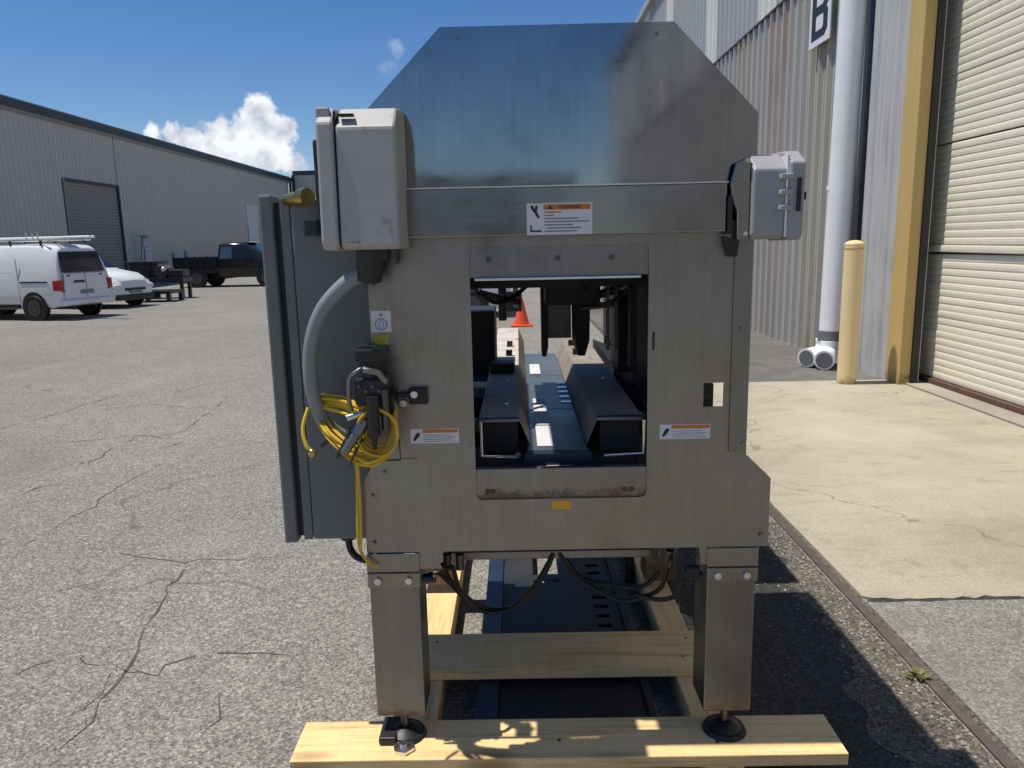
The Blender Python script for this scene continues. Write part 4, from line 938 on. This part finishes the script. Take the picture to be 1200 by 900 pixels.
for z in (1.85, 1.66): MB().cyl((.612, 2.075, z), (.612, 2.086, z), .006, n=8).build('bolt', steel_bright, rj)
MB().prism([(.575, 1.60), (.595, 1.60), (.60, 1.645), (.56, 1.655)], 'y', 2.09, 2.115).build('strut', blk, rj)

# ---- grey conduit curving down from the left box
MB().tube(spline([(-.40, 2.05, 1.58), (-.455, 2.04, 1.555), (-.53, 2.05, 1.48), (-.57, 2.06, 1.38), (-.578, 2.07, 1.27), (-.56, 2.09, 1.17), (-.52, 2.12, 1.115), (-.48, 2.15, 1.09)], 10), .0205, 14).build('conduit', conduit_grey, M)
MB().cyl((-.515, 2.125, 1.115), (-.47, 2.17, 1.085), .030, n=12).build('conduit_connector', blk, M)
MB().tube([(-.50, 2.10, 1.10), (-.55, 2.10, 1.105), (-.575, 2.12, 1.085)], .006, 6).build('cable_tie', blk, M)
# ---- air regulator block in black
rg = MB().box(-.438, -.368, 1.99, 2.10, 1.345, 1.378).build('air_regulator', blk, M, .004)
MB().cyl((-.405, 2.03, 1.30), (-.405, 2.03, 1.345), .03, n=16).build('regulator_neck', blk, rg)
MB().box(-.445, -.362, 1.995, 2.09, 1.225, 1.30).build('valve_body', blk, rg, .008)
MB().cyl((-.395, 1.985, 1.255), (-.395, 1.985, 1.145), .017, n=14).build('filter_bowl', blk, rg); MB().cyl((-.395, 1.985, 1.145), (-.395, 1.985, 1.105), .010, .004, n=10).build('drain', blk, rg)
MB().cyl((-.365, 2.0, 1.27), (-.365, 2.0, 1.16), .012, n=12).build('filter_bowl', steel_dark, rg)
MB().tube(spline([(-.41, 2.0, 1.335), (-.435, 1.99, 1.32), (-.455, 1.99, 1.30), (-.458, 1.99, 1.24), (-.455, 2.0, 1.215)], 6), .006, 8).build('metal_tube', steel_leg, rg)
MB().tube([(-.415, 1.99, 1.325), (-.375, 1.985, 1.318), (-.360, 2.0, 1.29)], .010, 8).build('silver_elbow', steel_leg, rg)
MB().cyl((-.425, 2.0, 1.205), (-.467, 1.985, 1.195), .010, n=12).build('brass_port', steel_bright, rg)
MB().cyl((-.435, 1.995, 1.165), (-.475, 1.97, 1.105), .013, n=14).build('hose_coupling', steel_leg, rg)
MB().cyl((-.420, 2.0, 1.185), (-.445, 1.99, 1.15), .018, n=14).build('coupling_nut', steel_leg, rg)
for k in range(4): MB().cyl((-.43 + .018 * k, 1.994, 1.28 - .012 * (k % 2)), (-.43 + .018 * k, 1.986, 1.28 - .012 * (k % 2)), .005, n=10).build('screw', steel_dark, rg)
MB().box(-.36, -.345, 2.02, 2.10, 1.20, 1.25).build('mount_arm', blk, rg)
sw = MB().box(-.315, -.262, Y - .022, Y - .0005, 1.205, 1.252).build('switch_block', blk, M, .003)
MB().cyl((-.298, Y - .030, 1.235), (-.298, Y - .02, 1.235), .010, n=12).build('button', steel_bright, sw); MB().cyl((-.33, Y - .03, 1.21), (-.33, Y - .005, 1.21), .010, n=12).build('button', steel_bright, sw)
MB().tube([(-.36, Y - .02, 1.235), (-.31, Y - .015, 1.232)], .007, 8).build('link_tube', blk, M)
MB().tube([(-.395, Y - .002, 1.037), (-.350, Y - .002, 1.037), (-.350, Y - .002, 1.10)], .0016, 4).build('access_edge', lab_black, M)
# ---- coiled yellow air hose hung on the regulator
yh = thing('yellow_hose', (-.40, 2.03, 1.1), 'coil of bright yellow hose hung beneath the black air regulator', 'hose')
base = [(-.43, 2.015, 1.205), (-.50, 2.055, 1.222), (-.575, 2.10, 1.215), (-.575, 2.11, 1.185), (-.525, 2.035, 1.135), (-.455, 2.0, 1.090), (-.405, 2.0, 1.078), (-.362, 2.01, 1.098), (-.345, 2.03, 1.150), (-.355, 2.05, 1.200), (-.385, 2.05, 1.218)]
for k in range(7):
    q = [(x + random.gauss(0, .004) - .40 * 0 + (k - 4) * .0015 + .40 - .0, y_ + random.gauss(0, .008) - 2.03, z + (k - 3.0) * .0058 * (1 if i not in (5, 6, 7) else 1.1) + random.gauss(0, .002) - 1.1) for i, (x, y_, z) in enumerate(base)]
    MB().tube(spline(q, 7, True), .0050, 7, True).build('hose_loop', yellow_hose, yh)
for k in range(4):
    rr = .036 + .0062 * k
    MB().tube([(.012 + rr * math.cos(t * PI / 14), -.005 - .012 * k + .006 * math.sin(t), .052 + rr * 1.2 * math.sin(t * PI / 14)) for t in range(28)], .0045, 7, True).build('hose_loop', yellow_hose, yh)
for (x, z) in ((-.085, .016), (-.050, -.004)): MB().tube([(x + .030 * math.cos(t * PI / 6) * .65, -.03 + .022 * math.sin(t * PI / 6), z + .036 * math.cos(t * PI / 6)) for t in range(12)], .0032, 5, True).build('cable_tie', blk, yh)
MB().tube(spline([(-.065, .02, -.03), (-.072, .06, -.10), (-.078, .065, -.2), (-.080, .066, -.31), (-.060, .066, -.36), (-.03, .07, -.385)], 8), .0045, 7).build('hose_tail', yellow_hose, yh)
MB().tube(spline([(-.06, .025, -.03), (-.068, .06, -.12), (-.070, .065, -.22), (-.076, .066, -.33)], 8), .0045, 7).build('hose_tail', yellow_hose, yh)
MB().tube(spline([(-.19, .03, .11), (-.20, -.0, .06), (-.188, -.02, .015), (-.175, -.02, -.0)], 8), .0055, 7).build('hose_end', yellow_hose, yh)
MB().ball((-.172, -.025, -.005), .013, 12).build('hose_tip', brass, yh)
# tan carton glimpsed behind
ct = thing('wooden_crate', (.95, 5.9, 0), 'tan crate with red marks behind the machine, glimpsed at the opening edge', 'crate')
MB().box(-.18, .3, -.25, .25, 0, 1.25).build('crate_wall', paint('tan_board', (.50, .40, .28), .8, .1), ct, .01)
for z in (.95, 1.08): MB().box(-.15, .02, -.256, -.2505, z, z + .06).build('red_mark', paint('red_print', (.5, .10, .08), .6, .1), ct)
